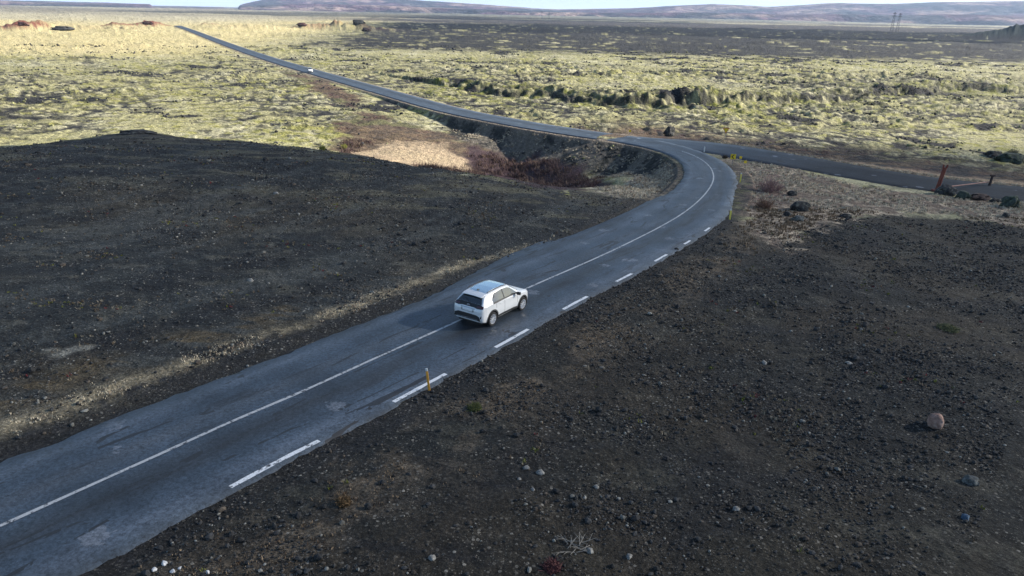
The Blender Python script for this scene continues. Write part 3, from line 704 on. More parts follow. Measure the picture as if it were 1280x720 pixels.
def tube_bm(bm, a, b, r1, r2=None, seg=10):
    a, b = Vector(a), Vector(b); d = b - a
    bmesh.ops.create_cone(bm, cap_ends=True, segments=seg, radius1=r1, radius2=r2 if r2 is not None else r1, depth=d.length, matrix=Matrix.Translation((a + b) / 2) @ d.to_track_quat('Z', 'Y').to_matrix().to_4x4())
def lathe(bm, prof, seg=36):
    """profile of (radius, y) turned round the y axis"""
    rs = [[bm.verts.new((r_ * math.cos(2 * PI * i / seg), y, r_ * math.sin(2 * PI * i / seg))) for i in range(seg)] for r_, y in prof]
    for a, b in zip(rs[:-1], rs[1:]):
        for i in range(seg): bm.faces.new((a[i], a[(i + 1) % seg], b[(i + 1) % seg], b[i]))
def glossy(name, col, rough=.25, metal=0.0, coat=1.0, **k): 
    t = NT(name); t.P(color=col, rough=rough, metal=metal, coat=coat, coat_r=.06); return t.m
MT = dict(paint=None)
t = NT('silver_paint'); t.P(color=t.mixc(t.noise(3, 3, t.obj()), (0.72, 0.74, 0.755), (0.78, 0.79, 0.80)), rough=.3, metal=.15, coat=.35, coat_r=.05); M_paint = t.m
t = NT('white_paint'); t.P(color=t.mixc(t.noise(3, 3, t.obj()), (0.8, 0.8, 0.8), (0.85, 0.85, 0.85)), rough=.3, coat=.8, coat_r=.06); M_white = t.m
t = NT('tinted_glass'); t.P(color=(0.012, 0.016, 0.018), rough=.04, spec=.9, coat=1.0, coat_r=.02); M_glass = t.m
M_blackp = simple_mat('black_plastic', (0.022, 0.023, 0.025), .6, .2, 30)
M_rub = simple_mat('tyre_rubber', (0.02, 0.02, 0.021), .85, .2, 30)
M_rim = glossy('alloy', (.72, .73, .75), .3, .6, .4)
M_red = glossy('red_lens', (.06, .006, .008), .15, 0, 1)
M_lens = glossy('clear_lens', (.75, .78, .8), .1, .3, 1)
M_roof = glossy('roof_sky_tint', (.62, .78, .86), .22, .75, .4)  # blue sky reflection put into the roof colour
M_recess = glossy('shadow_silver', (.36, .38, .40), .3, .5, .6)
M_plate = simple_mat('plate_white', (.78, .79, .8), .45, .03, 5)
M_chrome = glossy('chrome', (.85, .86, .88), .12, .95, 0)

def make_car(label, group, paint, name='car'):
    root = empty(name, (0, 0, 0)); tag(root, label, 'car', group)
    me = CAR_ME.copy(); me.name = 'body'; body = link_mesh('body', me, root, [paint])
    for s in (-1, 1):
        # glasshouse
        drape('side_window', [(-1.20, 1.085), (-1.235, 1.19), (-1.02, 1.40), (-.90, 1.445), (-.36, 1.472), (-.33, 1.055)], 'side', M_glass, root, s=s)
        drape('side_window', [(-.25, 1.052), (-.28, 1.474), (.10, 1.452), (.34, 1.372), (.80, 1.055)], 'side', M_glass, root, s=s)
        drape('window_trim', [(-1.24, 1.035), (.86, 1.005), (.80, 1.062), (-1.24, 1.10)], 'side', M_blackp, root, off=.009, s=s)
        drape('pillar_trim', [(-.322, 1.056), (-.352, 1.473), (-.288, 1.475), (-.258, 1.053)], 'side', M_blackp, root, off=.004, s=s)
        0 and drape('quarter_window', [(-1.27, 1.10), (-1.30, 1.22), (-1.16, 1.37), (-1.30, 1.33), (-1.50, 1.14)], 'side', M_glass, root, s=s)
        # wheel arches and sill
        for x in (-WB, WB):
            a0, a1 = (-18, 198)
            outer = [(x + .455 * math.cos(math.radians(a)), .345 + .45 * math.sin(math.radians(a))) for a in range(a0, a1 + 1, 12)]
            inner = [(x + .385 * math.cos(math.radians(a)), .345 + .385 * math.sin(math.radians(a))) for a in range(a1, a0 - 1, -12)]
            pl_ = [(px, max(pz, .25)) for px, pz in outer + inner]
            drape('wheel_arch', pl_, 'side', M_blackp, root, off=.012, s=s)
            lb = bmesh.new(); n = 24; rr = .383
            ring = [(x + rr * math.cos(PI * (1.08 - 1.16 * i / n)), .345 + rr * math.sin(PI * (1.08 - 1.16 * i / n))) for i in range(n + 1)]
            v1 = [lb.verts.new((px, s * .868, pz)) for px, pz in ring]; v2 = [lb.verts.new((px, s * .60, pz)) for px, pz in ring]; ce = lb.verts.new((x, s * .60, .3))
            for i in range(n): lb.faces.new((v1[i], v1[i + 1], v2[i + 1], v2[i])); lb.faces.new((v2[i], v2[i + 1], ce))
            from_bm('wheel_well', lb, M_blackp, root)
        drape('sill', [(-.83, .27), (.84, .27), (.84, .37), (.5, .40), (-.5, .41), (-.83, .40)], 'side', M_blackp, root, off=.010, s=s)
        for xx in (-.31, .78, -1.0):
            z1 = {-.31: 1.03, .78: 1.0, -1.0: 1.05}[xx]; z0 = {-.31: .41, .78: .55, -1.0: .80}[xx]
            drape('door_gap', [(xx, z0), (xx + .014, z0), (xx + .014, z1), (xx, z1)], 'side', M_blackp, root, off=.0015, thick=.01, s=s)
        for xx in (-.62, .40):
            hb_ = bmesh.new(); h, nn, _, _ = CAR_BVH.ray_cast(Vector((xx, s * 3, .93)), Vector((0, -s, 0))); box_bm(hb_, h + nn * .015, (.19, .03, .03), bev=.01); from_bm('door_handle', hb_, paint, root)
        mb = bmesh.new(); box_bm(mb, (.66, s * .985, 1.075), (.13, .20, .135), Matrix.Rotation(s * -.15, 3, 'Z'), .035); box_bm(mb, (.69, s * .87, 1.04), (.06, .12, .04), bev=.012); from_bm('side_mirror', mb, M_blackp, root)
        rb = bmesh.new(); tube_bm(rb, (-1.35, s * .55, 1.53), (-1.25, s * .55, 1.57), .016); tube_bm(rb, (-1.25, s * .55, 1.57), (-.2, s * .56, 1.60), .018); tube_bm(rb, (-.2, s * .56, 1.60), (.12, s * .56, 1.555), .016); from_bm('roof_rail', rb, M_blackp, root)
        drape('tail_light', [(s * .80 * a, b) for a, b in [(.56, 1.01), (.985, .985), (.97, 1.06), (.6, 1.075)]], 'rear', M_red, root, off=.014)
        drape('reflector', [(s * a, b) for a, b in [(.70, .52), (.755, .54), (.765, .66), (.735, .66)]], 'rear', M_blackp, root, off=.006)
        drape('headlight', [(s * a, b) for a, b in [(.42, .72), (.72, .74), (.74, .80), (.45, .79)]], 'front', M_lens, root, off=.008)
        drape('fog_light', [(s * a, b) for a, b in [(.48, .42), (.62, .42), (.60, .52), (.50, .52)]], 'front', M_blackp, root, off=.008)
    drape('roof_panel', [(-1.36, -.40), (-1.2, -.45), (.15, -.49), (.27, -.3), (.29, 0), (.27, .3), (.15, .49), (-1.2, .45), (-1.36, .40)], 'top', M_roof, root, off=.003, thick=.01)
    # rear
    drape('rear_window', [(-.66, 1.13), (.66, 1.13), (.48, 1.41), (-.48, 1.41)], 'rear', M_glass, root, off=.007)
    drape('tail_panel', [(-.785, .975), (-.5, .955), (-.32, .985), (.32, .985), (.5, .955), (.785, .975), (.77, 1.07), (.62, 1.125), (-.62, 1.125), (-.77, 1.07)], 'rear', M_blackp, root, off=.008)
    drape('plate_recess', [(-.34, .76), (.34, .76), (.40, .95), (-.40, .95)], 'rear', M_recess, root, off=.004)
    drape('number_plate', [(-.26, .79), (.26, .79), (.26, .90), (-.26, .90)], 'rear', M_plate, root, off=.016)
    drape('rear_bumper', [(-.72, .42), (.72, .42), (.68, .60), (.50, .67), (-.50, .67), (-.68, .60)], 'rear', M_blackp, root, off=.018)
    drape('bumper_lip', [(-.56, .455), (.56, .455), (.54, .475), (-.54, .475)], 'rear', M_chrome, root, off=.024)
    eb = bmesh.new(); h, nn, _, _ = CAR_BVH.ray_cast(Vector((-5, 0, 1.045)), Vector((1, 0, 0)))
    for k in range(18):
        a, b = 2 * PI * k / 18, 2 * PI * (k + 1) / 18
        tube_bm(eb, h + Vector((-.025, .075 * math.cos(a), .045 * math.sin(a))), h + Vector((-.025, .075 * math.cos(b), .045 * math.sin(b))), .009, seg=6)
    for k in range(12):
        a, b = 2 * PI * k / 12, 2 * PI * (k + 1) / 12
        tube_bm(eb, h + Vector((-.025, .028 * math.cos(a), .038 * math.sin(a))), h + Vector((-.025, .028 * math.cos(b), .038 * math.sin(b))), .007, seg=6)
        tube_bm(eb, h + Vector((-.025, .05 * math.cos(a), .02 + .018 * math.sin(a))), h + Vector((-.025, .05 * math.cos(b), .02 + .018 * math.sin(b))), .007, seg=6)
    from_bm('badge', eb, M_chrome, root)
    wb_ = bmesh.new(); tube_bm(wb_, (-1.955, 0, 1.145), (-1.80, .34, 1.30), .009); from_bm('rear_wiper', wb_, M_blackp, root)
    sb = bmesh.new()
    pr = [(-1.38, 1.515), (-1.60, 1.497), (-1.78, 1.455), (-1.79, 1.435), (-1.62, 1.42), (-1.46, 1.46)]
    L = [[sb.verts.new((x, y, z - .03 * (abs(y) / .6) ** 2)) for x, z in pr] for y in (-.53, -.40, -.2, 0, .2, .40, .53)]
    for a, b in zip(L[:-1], L[1:]):
        for i in range(6): sb.faces.new((a[i], a[(i + 1) % 6], b[(i + 1) % 6], b[i]))
    sb.faces.new(L[0]); sb.faces.new(L[-1]); from_bm('spoiler', sb, paint, root)
    fb = bmesh.new(); v_ = [fb.verts.new(p) for p in [(-1.38, -.02, 1.545), (-1.16, -.01, 1.565), (-1.16, .01, 1.565), (-1.38, .02, 1.545), (-1.36, 0, 1.62)]]
    for f in [(0, 1, 2, 3), (0, 1, 4), (1, 2, 4), (2, 3, 4), (3, 0, 4)]: fb.faces.new([v_[i] for i in f])
    from_bm('roof_antenna', fb, M_blackp, root)
    # front
    drape('windscreen', [(.40, -.60), (.99, -.73), (1.03, -.3), (1.03, .3), (.99, .73), (.40, .60), (.36, .3), (.36, -.3)], 'top', M_glass, root, off=.006)
    drape('grille', [(-.42, .36), (.42, .36), (.36, .62), (-.36, .62)], 'front', M_blackp, root, off=.01)
    drape('front_plate', [(-.26, .46), (.26, .46), (.26, .56), (-.26, .56)], 'front', M_plate, root, off=.022)
    # wheels
    for x in (-WB, WB):
        for s in (-1, 1):
            tb = bmesh.new(); lathe(tb, [(.225, -.095), (.30, -.105), (.325, -.09), (WR, -.06), (WR, .06), (.325, .09), (.30, .105), (.225, .095)])
            w_ = from_bm('wheel', tb, M_rub, root); w_.location = (x, s * .785, WR)
            rb = bmesh.new(); lathe(rb, [(.228, s * -.09), (.21, s * .02), (.215, s * .075), (.232, s * .10), (.222, s * .10), (.205, s * .06)])
            lathe(rb, [(.001, s * .075), (.055, s * .075), (.06, s * .05)], 20)
            for k in range(10):
                a = 2 * PI * k / 10 + .2; c_, s_ = math.cos(a), math.sin(a)
                tube_bm(rb, (.04 * c_, s * .066, .04 * s_), (.218 * c_, s * .084, .218 * s_), .017, .024, 6)
            rm = from_bm('rim', rb, M_rim, w_)
            db = bmesh.new(); lathe(db, [(.001, s * .02), (.21, s * .02), (.212, s * -.02)], 28); from_bm('brake_disc', db, M_blackp, w_)
    ub = bmesh.new(); box_bm(ub, (0, 0, .21), (3.7, 1.3, .10), bev=.03); from_bm('underbody', ub, M_blackp, root)
    return root
def road_dir(x, y):
    i = int(np.argmin(np.hypot(fineR[:, 0] - x, fineR[:, 1] - y))); j = min(i + 3, len(fineR) - 1); k = max(0, i - 3)
    d = fineR[j] - fineR[k]; return d / np.linalg.norm(d), fineR[i]
def place_on_road(root, x, y, heading_flip=False, yaw=0.0, off=None):
    d, p = road_dir(x, y); f = Vector(d)
    if heading_flip: f = -f
    f.rotate(Matrix.Rotation(yaw, 3, 'Z'))
    n = Vector((-SLX * 0.0, 0, 1)); left_ = n.cross(f).normalized(); upv = f.cross(left_).normalized()
    mt = Matrix((f, left_, upv)).transposed().to_4x4()
    if off is not None: x, y = p[0] + (-d[1]) * off, p[1] + d[0] * off
    mt.translation = Vector((x, y, p[2] + 0.014)); root.matrix_world = mt
    root.rotation_mode = 'XYZ'; root.scale = (1.02,) * 3
car = make_car('silver white compact hatchback with black wheel arches driving away on the road', None, M_paint)
rw_ = PP(614, 407); d_, _ = road_dir(rw_[0], rw_[1]); f2 = Vector((d_[0], d_[1])).normalized(); l2 = Vector((-f2.y, f2.x))
cc_ = Vector(rw_[:2]) + f2 * WB + l2 * .80
place_on_road(car, cc_.x, cc_.y)
fx, fy = P(391, 90, -6.7)
far_car = make_car('tiny white car coming along the distant stretch of road', None, M_white)
place_on_road(far_car, fx, fy, True, yaw=-.25, off=1.2); far_car.scale = (.85,) * 3

# ------------------------------------------------------------------ stones, plants, street furniture
def px_size(u, v, npx, p):
    """metres covered by npx survey pixels at point p"""
    d = (Vector(p) - Vector((0, 0, CAM_H))).dot(FW); return npx * d / F_PX
def stone_mat(name, col, lichen=(0.3, 0.31, 0.26), amt=0.35, sc=3.0, scale_b=8):
    t = NT(name); o = t.obj(); f = t.noise(sc, 5, o, .65)
    c = t.mixc(t.ramp(t.noise(sc * 2.3, 5, o, .7), [(.35, .0), (.75, 1.0)]), tuple(x * .6 for x in col), tuple(x * 1.35 for x in col))
    c = t.mixc(t.math('MULTIPLY', t.ramp(f, [(.52, 0.0), (.62, 1.0)]), amt), c, lichen)
    t.P(color=c, rough=.9, spec=.3, normal=t.bump(t.noise(scale_b, 6, o, .7), .06)); return t.m
M_lava = stone_mat('lava_rock', (0.035, 0.035, 0.037)); M_pink = stone_mat('pink_stone', (0.36, 0.23, 0.185), (.5, .42, .38), .3, 2); M_pale = stone_mat('pale_stone', (0.25, .245, .23), (.42, .42, .40), .4)
M_white_s = stone_mat('white_stone', (0.72, .73, .74), (.8, .8, .8), .4); M_green = stone_mat('mossy_rock', (0.045, 0.06, 0.05), (.12, .15, .08), .6); M_brown = stone_mat('brown_rock', (0.06, 0.042, 0.04), (.12, .09, .08), .4)
M_blue = stone_mat('blue_stone', (0.08, .13, .20), (.2, .3, .4), .3); M_grey = stone_mat('grey_stone', (0.12, .125, .12), (.25, .26, .24), .5); M_scoria = stone_mat('scoria', (0.07, .04, .04), (.2, .09, .06), .4, .5, 1)
def rock(name, u, v, wpx, hpx, mat, label, seed, group=None, cat='rock', rough=.35, flat_=True, sub=4, z=None, rng_=None):
    p = hit(u, v) if z is None else (*P(u, v, z), z)
    w = px_size(u, v, wpx, p); h = px_size(u, v, hpx, p) * 1.0
    bm = bmesh.new(); bmesh.ops.create_icosphere(bm, subdivisions=sub, radius=1.0)
    co = np.array([q_.co[:] for q_ in bm.verts]); sx = seed * 5.17
    n = fbm(co[:, 0] * 1.3 + sx, co[:, 1] * 1.3 + co[:, 2] * 1.1 + sx, 1.0, 4, seed, .55); n2 = fbm(co[:, 2] * 1.3 + sx, co[:, 1] * 1.2 - co[:, 0] + sx, 1.0, 3, seed + 9, .5)
    for q_, a, b in zip(bm.verts, n, n2):
        s = 1 + rough * (a + .7 * b); c = q_.co * s
        for k_, (nx, ny, nz, dd) in enumerate([(.8, .3, .5, .75), (-.6, .5, .6, .72), (.1, -.9, .4, .78), (0, 0.2, 1, .72)] if flat_ else []):   # broken faces
            L = math.sqrt(nx * nx + ny * ny + nz * nz); e_ = (c.x * nx + c.y * ny + c.z * nz) / L - dd
            if e_ > 0: c -= Vector((nx, ny, nz)) / L * e_ * .85
        q_.co = Vector((c.x * w * .5, c.y * w * .42, c.z * h * .62))
    bmesh.ops.rotate(bm, verts=bm.verts, cent=(0, 0, 0), matrix=Matrix.Rotation(seed * 1.7 if w / max(h, .01) < 1.6 else 0.0, 3, 'Z'))
    o = from_bm(name, bm, mat, None, ang=50); o.location = (p[0], p[1], p[2] + h * .36); return tag(o, label, cat, group)
rock('boulder', 1168, 533, 20, 18, M_pink, 'round pinkish boulder alone on the dark gravel at the right', 3, rough=.08, flat_=False)
rock('boulder', 1181, 244, 22, 15, M_lava, 'dark boulder at the foot of the tall rusty red post', 5, 'boulders along the side road')
rock('boulder', 1202, 249, 17, 13, M_green, 'blue green boulder, second from the tall red post', 6, 'boulders along the side road')
rock('boulder', 1222, 250, 25, 10, M_brown, 'long low brown boulder, third from the tall red post', 7, 'boulders along the side road')
rock('boulder', 1262, 259, 24, 17, M_green, 'biggest dark boulder, farthest right of the row by the side road', 8, 'boulders along the side road')
rock('boulder', 1245, 252, 14, 5, M_lava, 'flat dark boulder lying between the brown one and the biggest one', 9, 'boulders along the side road')
rock('boulder', 1257, 271, 9, 6, M_lava, 'small dark rock in the pale verge below the biggest boulder', 10)
rock('boulder', 990, 244, 13, 7, M_lava, 'small dark rock beside the pink shrub in the dry grass', 11, 'dark rocks in the dry grass by the bend')
rock('boulder', 999, 263, 24, 14, M_lava, 'largest dark rock in the dry grass inside the fork', 12, 'dark rocks in the dry grass by the bend')
rock('boulder', 997, 276, 16, 8, M_grey, 'dark grey rock just below the largest rock in the dry grass', 13, 'dark rocks in the dry grass by the bend')
rock('boulder', 984, 270, 10, 7, M_lava, 'little dark rock left of the grey rock in the dry grass', 17, 'dark rocks in the dry grass by the bend')
rock('boulder', 1057, 272, 14, 6, M_lava, 'flat dark rock at the edge between dry grass and black gravel', 14, 'dark rocks in the dry grass by the bend')
rock('lava_block', 836, 170, 14, 14, M_lava, 'dark squarish lava block behind the road junction', 15)
rock('lava_outcrop', 173, 170, 48, 9, M_lava, 'long black lava outcrop on the left edge of the gravel rise', 16, cat='outcrop', z=-1.9)
rock('lava_outcrop', 449, 30, 15, 6, M_lava, 'pointed black crag on top of the ochre mound', 18, cat='outcrop')
rock('lava_outcrop', 458, 39, 11, 5, M_brown, 'dark rock on the right slope of the ochre mound', 19, cat='outcrop')
rock('lava_outcrop', 378, 32, 12, 4, M_scoria, 'brown rock on the left shoulder of the ochre mound', 20, cat='outcrop')
rock('lava_outcrop', 186, 31, 12, 5, M_scoria, 'dark purple crag on the low red scoria mound', 21, cat='outcrop')
rock('lava_outcrop', 30, 32, 12, 5, M_scoria, 'reddish crag on the mound at the far left', 24, cat='outcrop')
rock('lava_outcrop', 80, 38, 26, 6, M_lava, 'flat dark crag on the bright plain at the far left', 25, cat='outcrop')
rock('lava_outcrop', 1262, 202, 34, 13, M_green, 'dark mossy crag behind the side road at the right edge', 26, cat='outcrop')
rock('lava_outcrop', 1240, 196, 22, 9, M_lava, 'dark lava crag left of the mossy crag behind the side road', 27, cat='outcrop')
rock('stone', 1206, 649, 11, 8, M_blue, 'small blue stone on the dark gravel at lower right', 30)
rock('stone', 1213, 605, 17, 12, M_grey, 'fist shaped grey stone above the small blue stone', 31)
for i, (u, v, w, h, l) in enumerate([(206, 706, 9, 6, 'largest white stone at the road edge, bottom left'), (193, 713, 7, 5, 'white stone left of and below the largest white stone'), (216, 716, 8, 5, 'white stone right below the largest white stone'),
        (225, 712, 6, 4, 'small white stone right of the largest white stone'), (260, 717, 5, 6, 'white stone farthest right at the bottom edge')]):
    rock('stone', u, v, w, h, M_white_s, l, 40 + i, 'white stones at the road edge', sub=3, rough=.2)
for i, (u, v, w, h, l) in enumerate([(658, 586, 9, 5, 'pale stone, left of the cluster below the road verge'), (675, 592, 11, 6, 'flat pale stone, largest of the cluster below the verge'), (745, 610, 8, 5, 'round pale stone standing apart right of the cluster'),
        (649, 600, 6, 4, 'small pale stone at the bottom left of the cluster'), (666, 613, 6, 4, 'small pale stone at the foot of the cluster'), (540, 700, 10, 8, 'pale grey stone near the bottom edge, left of centre'), (737, 690, 10, 7, 'grey stone beside the dry twigs'), (786, 697, 9, 6, 'pale stone near the bottom edge, right of the twigs'),
        (920, 637, 9, 5, 'light brown stone on gravel at bottom right of centre'), (955, 455, 8, 5, 'pale stone on open gravel right of the dashed line'), (1060, 455, 9, 4, 'flat pale stone farther right on the open gravel'), (345, 243, 7, 4, 'pale stone on the left gravel slope'), (313, 352, 8, 5, 'white flat stone on the left gravel above the road')]):
    rock('stone', u, v, w, h, M_pale, l, 60 + i, sub=3, rough=.25)

# loose stones: beyond counting
ico = bmesh.new(); bmesh.ops.create_icosphere(ico, subdivisions=1, radius=1.0)
ICO_V = np.array([q_.co[:] for q_ in ico.verts]); ICO_F = np.array([[q_.index for q_ in f.verts] for f in ico.faces]); ico.free()
def scatter_stones(name, px, py, size, cols, mat, flat=.6, sink=.25):
    n = len(px); pz = ground(px, py)
    yaw = rng.random(n) * 2 * PI; sc = size[:, None] * (0.65 + 0.7 * rng.random((n, 3))) * np.array([1, .8, flat])
    V = ICO_V[None] * (1 + 0.35 * (rng.random((n, 12, 1)) - .5)) * sc[:, None, :] * .5
    c_, s_ = np.cos(yaw)[:, None], np.sin(yaw)[:, None]
    x = V[..., 0] * c_ - V[..., 1] * s_; y = V[..., 0] * s_ + V[..., 1] * c_
    V = np.stack([x + px[:, None], y + py[:, None], V[..., 2] + (pz + sc[:, 2] * (.5 - sink))[:, None]], -1).reshape(-1, 3)
    Fc = (ICO_F[None] + (np.arange(n) * 12)[:, None, None]).reshape(-1, 3)
    me = np_mesh(name, V, Fc, False); color_attr(me, 'albedo', np.repeat(cols, 12, 0))
    return tag(link_mesh(name, me, None, [mat]), kind='stuff')
def attr_mat(name, rough=.9, spec=.3, sc=20, lo=.65, hi=1.35):
    t = NT(name); a_ = t.n('ShaderNodeAttribute', attribute_name='albedo').outputs['Color']
    t.P(color=t.mixc(1.0, a_, t.ramp(t.noise(sc, 4, t.obj(), .7), [(.3, lo), (.7, hi)]), 'MULTIPLY'), rough=rough, spec=spec); return t.m
M_stones = attr_mat('loose_stones'); M_grass = attr_mat('dry_grass', .9, .15, 3, .8, 1.2)
def sample(n, rmin, rmax, azmin=-40, azmax=40, pw=1.0):
    a = np.radians(azmin + (azmax - azmin) * rng.random(n)); r = (rmin ** pw + (rmax ** pw - rmin ** pw) * rng.random(n)) ** (1 / pw)
    return r * np.sin(a), r * np.cos(a)
def region(px, py):
    pld = polysd(px, py, gravel_poly); d, sg, s, _ = polydist(px, py, ROAD); d2, sg2, _, _ = polydist(px, py, SIDE)
    return pld, d, sg, d2, sg2
px, py = sample(420000, 11, 85, pw=1.15)
pld, d, sg, d2, sg2 = region(px, py)
cl_ = fbm(px, py, 5, 4, 201, .6) + .5 * fbm(px, py, 22, 2, 203)
lv_ = sg > 0
ok = (pld > .2) & (~lv_ | (rng.random(len(px)) < .5)) & (d > np.where(lv_, 3.6, 3.3) - .35 * rng.random(len(px)) ** 2) & (rng.random(len(px)) < np.clip(.28 + .75 * cl_, .05, 1))
px, py, d, lv_, cl_ = px[ok], py[ok], d[ok], lv_[ok], cl_[ok]
rr = np.hypot(px, py); sz = np.clip(rng.lognormal(math.log(.031), .58, len(px)), .018, .2) * (1 + rr / 60)
kind = rng.random(len(px)); cols = np.tile(np.array([.034, .0345, .035]), (len(px), 1)) * (.6 + .9 * rng.random((len(px), 1)))
pale = kind < (.12 + .22 * lv_); cols[pale] = np.array([.19, .185, .165]) * (.5 + .9 * rng.random((pale.sum(), 1)))
br = (kind > .82); cols[br] = np.array([.075, .062, .050]) * (.6 + .8 * rng.random((br.sum(), 1)))
sz = np.where(pale, sz * .85, sz * 1.1)
scatter_stones('loose_stones', px, py, sz, cols, M_stones)
# lava rubble sticking out of the moss
px, py = sample(60000, 95, 420, -42, 42, 1.2)
pld, d, sg, d2, sg2 = region(px, py); cl_ = sst(.25, .6, fbm(px, py, 16, 4, 97, .62) + .12 * (px > 0) - .15 * sst(-.05, .5, fbm(px, py, 65, 3, 45)))
ok = (pld < -4) & (d > 5) & (d2 > 6) & (rng.random(len(px)) < np.clip(cl_ * .9, .008, 1)) & (py > 100)
px, py = px[ok], py[ok]; n = len(px)
cols = np.tile(np.array([.036, .036, .038]), (n, 1)) * (.6 + .8 * rng.random((n, 1))); k = rng.random(n) < .3; cols[k] = np.array([.20, .20, .10]) * (.7 + .6 * rng.random((k.sum(), 1)))
scatter_stones('lava_rubble', px, py, np.clip(rng.lognormal(math.log(.26), .45, n), .12, .65) * (1 + np.hypot(px, py) / 500), cols, M_stones, .7, .3)

def scatter_blades(name, px, py, hgt, cols, mat, nb=6, spread=.12, wid=.012, lean=.6):
    n = len(px); pz = ground(px, py)
    bx = px[:, None] + spread * (rng.random((n, nb)) - .5) * 2; by = py[:, None] + spread * (rng.random((n, nb)) - .5) * 2
    a = rng.random((n, nb)) * 2 * PI; h = hgt[:, None] * (.6 + .7 * rng.random((n, nb))); ln = lean * h * rng.random((n, nb)); wd = wid * (1 + np.hypot(px, py) / 45)[:, None]
    tx, ty = np.cos(a), np.sin(a)
    p0 = np.stack([bx - ty * wd, by + tx * wd, np.broadcast_to(pz[:, None] - .03, bx.shape)], -1); p1 = np.stack([bx + ty * wd, by - tx * wd, np.broadcast_to(pz[:, None] - .03, bx.shape)], -1)
    m0 = np.stack([bx + tx * ln * .4 - ty * wd * .7, by + ty * ln * .4 + tx * wd * .7, pz[:, None] + h * .6], -1); m1 = np.stack([bx + tx * ln * .4 + ty * wd * .7, by + ty * ln * .4 - tx * wd * .7, pz[:, None] + h * .6], -1)
    p2 = np.stack([bx + tx * ln, by + ty * ln, pz[:, None] + h], -1)
    V = np.stack([p0, p1, m0, m1, p2], 2).reshape(-1, 3); b = (np.arange(n * nb) * 5)[:, None]
    Fc = np.concatenate([b + np.array([0, 1, 3]), b + np.array([0, 3, 2]), b + np.array([2, 3, 4])])
    me = np_mesh(name, V, Fc, False); color_attr(me, 'albedo', np.repeat(cols, nb * 5, 0))
    return tag(link_mesh(name, me, None, [mat]), kind='stuff')
# dry grass: verges, the triangle inside the fork, the bank at the bend
px, py = sample(260000, 12, 130, -40, 42, 1.3)
pld, d, sg, d2, sg2 = region(px, py); nb_ = fbm(px, py, 14, 4, 85, .55); nA = fbm(px, py, 3, 4, 81, .6)
vlw = (sg > 0) * np.exp(-((d - 4.9 - .7 * nb_ - .3 * nA) / .5) ** 2) * (py < 48) * .6 * sst(-.7, .0, nA)
vrw = (sg < 0) * np.exp(-((d - 6.2 - .8 * nb_) / 1.4) ** 2) * (py < 75) * sst(-.2, .5, nA) * .22
dryp = np.array(px_poly([(884, 189), (925, 194), (960, 201), (1040, 224), (1100, 237), (1200, 248), (1310, 256), (1310, 290), (1180, 268), (1100, 265), (1045, 276), (1010, 290), (975, 305), (935, 285), (922, 262), (935, 235), (910, 208)]))
wdp = np.array(px_poly([(742, 236), (790, 222), (830, 210), (852, 214), (848, 246), (812, 250), (775, 247)]))
zc = sst(-.6, .6, polysd(px, py, dryp)) * .5 * sst(-.4, .2, nA); wc = sst(-.5, .5, polysd(px, py, wdp)) * .5
tanw = (sg2 > 0) * (d2 > 4.8) * (d2 < 7) * (px > 30) * .9
slp_ = np.array(px_poly([(545, 143), (600, 152), (700, 168), (780, 180), (835, 194), (856, 215), (840, 235), (740, 210), (640, 196), (570, 176)]))
sc_ = sst(-.5, 1, polysd(px, py, slp_)) * sst(.0, .5, nA) * .55
prob = np.maximum.reduce([vlw, vrw, zc, wc, tanw, sc_]) * (d > 4.3) * (d2 > 4.6)
ok = rng.random(len(px)) < prob; px, py = px[ok], py[ok]; n = len(px)
base = np.array([.58, .51, .39]) * (.55 + .6 * rng.random((n, 1))); dk = rng.random(n) < .2; base[dk] = np.array([.26, .20, .15]) * (.7 + .6 * rng.random((dk.sum(), 1)))
nearc = np.hypot(px, py) < 45
rgt = polydist(px, py, ROAD)[1] < 0; kk_ = rgt & (py < 62); base[kk_] = base[kk_] * np.array([.42, .36, .32])
scatter_blades('dry_grass', px, py, np.where(nearc, .06, .15) * (.6 + .8 * rng.random(n)), base, M_grass, 6)
# low sparse plants on the gravel
px, py = sample(60000, 12, 80, -40, 40, 1.2); pld, d, sg, d2, sg2 = region(px, py); cl_ = fbm(px, py, 4, 4, 221, .6)
ok = (pld > 0) & (d > 5) & (rng.random(len(px)) < np.clip(cl_ - .28, 0, 1) * .8); px, py = px[ok], py[ok]; n = len(px)
kk = rng.random(n); base = np.array([.13, .10, .07]) * (.6 + .8 * rng.random((n, 1))); base[kk < .12] = (.16, .17, .035); base[(kk > .12) & (kk < .17)] = (.16, .035, .04); base[kk > .7] = np.array([.25, .22, .17])
scatter_blades('gravel_plants', px, py, .07 * (.6 + rng.random(n)), base, M_grass, 7, .07, .010, 1.2)
# willow scrub on the floor of the hollow
px, py = sample(60000, 70, 150, -14, 14, 1.0)
scp = np.array([hit(u, v)[:2] for u, v in [(592, 192), (610, 192), (660, 200), (715, 212), (750, 222), (735, 236), (700, 234), (640, 222), (600, 216), (585, 208)]])
sc2 = np.array([hit(u, v)[:2] for u, v in [(420, 178), (470, 178), (450, 186), (440, 192), (400, 188)]]); sc3 = np.array([hit(u, v)[:2] for u, v in [(520, 207), (560, 210), (600, 214), (600, 222), (540, 214)]])
pr = np.maximum.reduce([sst(-1, 1.5, polysd(px, py, p_) + 1.5 * fbm(px, py, 4, 3, 231)) for p_ in (scp, sc2, sc3)])
ok = rng.random(len(px)) < pr * (.15 + .75 * sst(-.1, .35, fbm(px, py, 2.2, 3, 241))); px, py = px[ok], py[ok]; n = len(px)
base = np.array([.095, .062, .060]) * (.6 + .8 * rng.random((n, 1))); k = rng.random(n) < .25; base[k] = (.19, .135, .10)
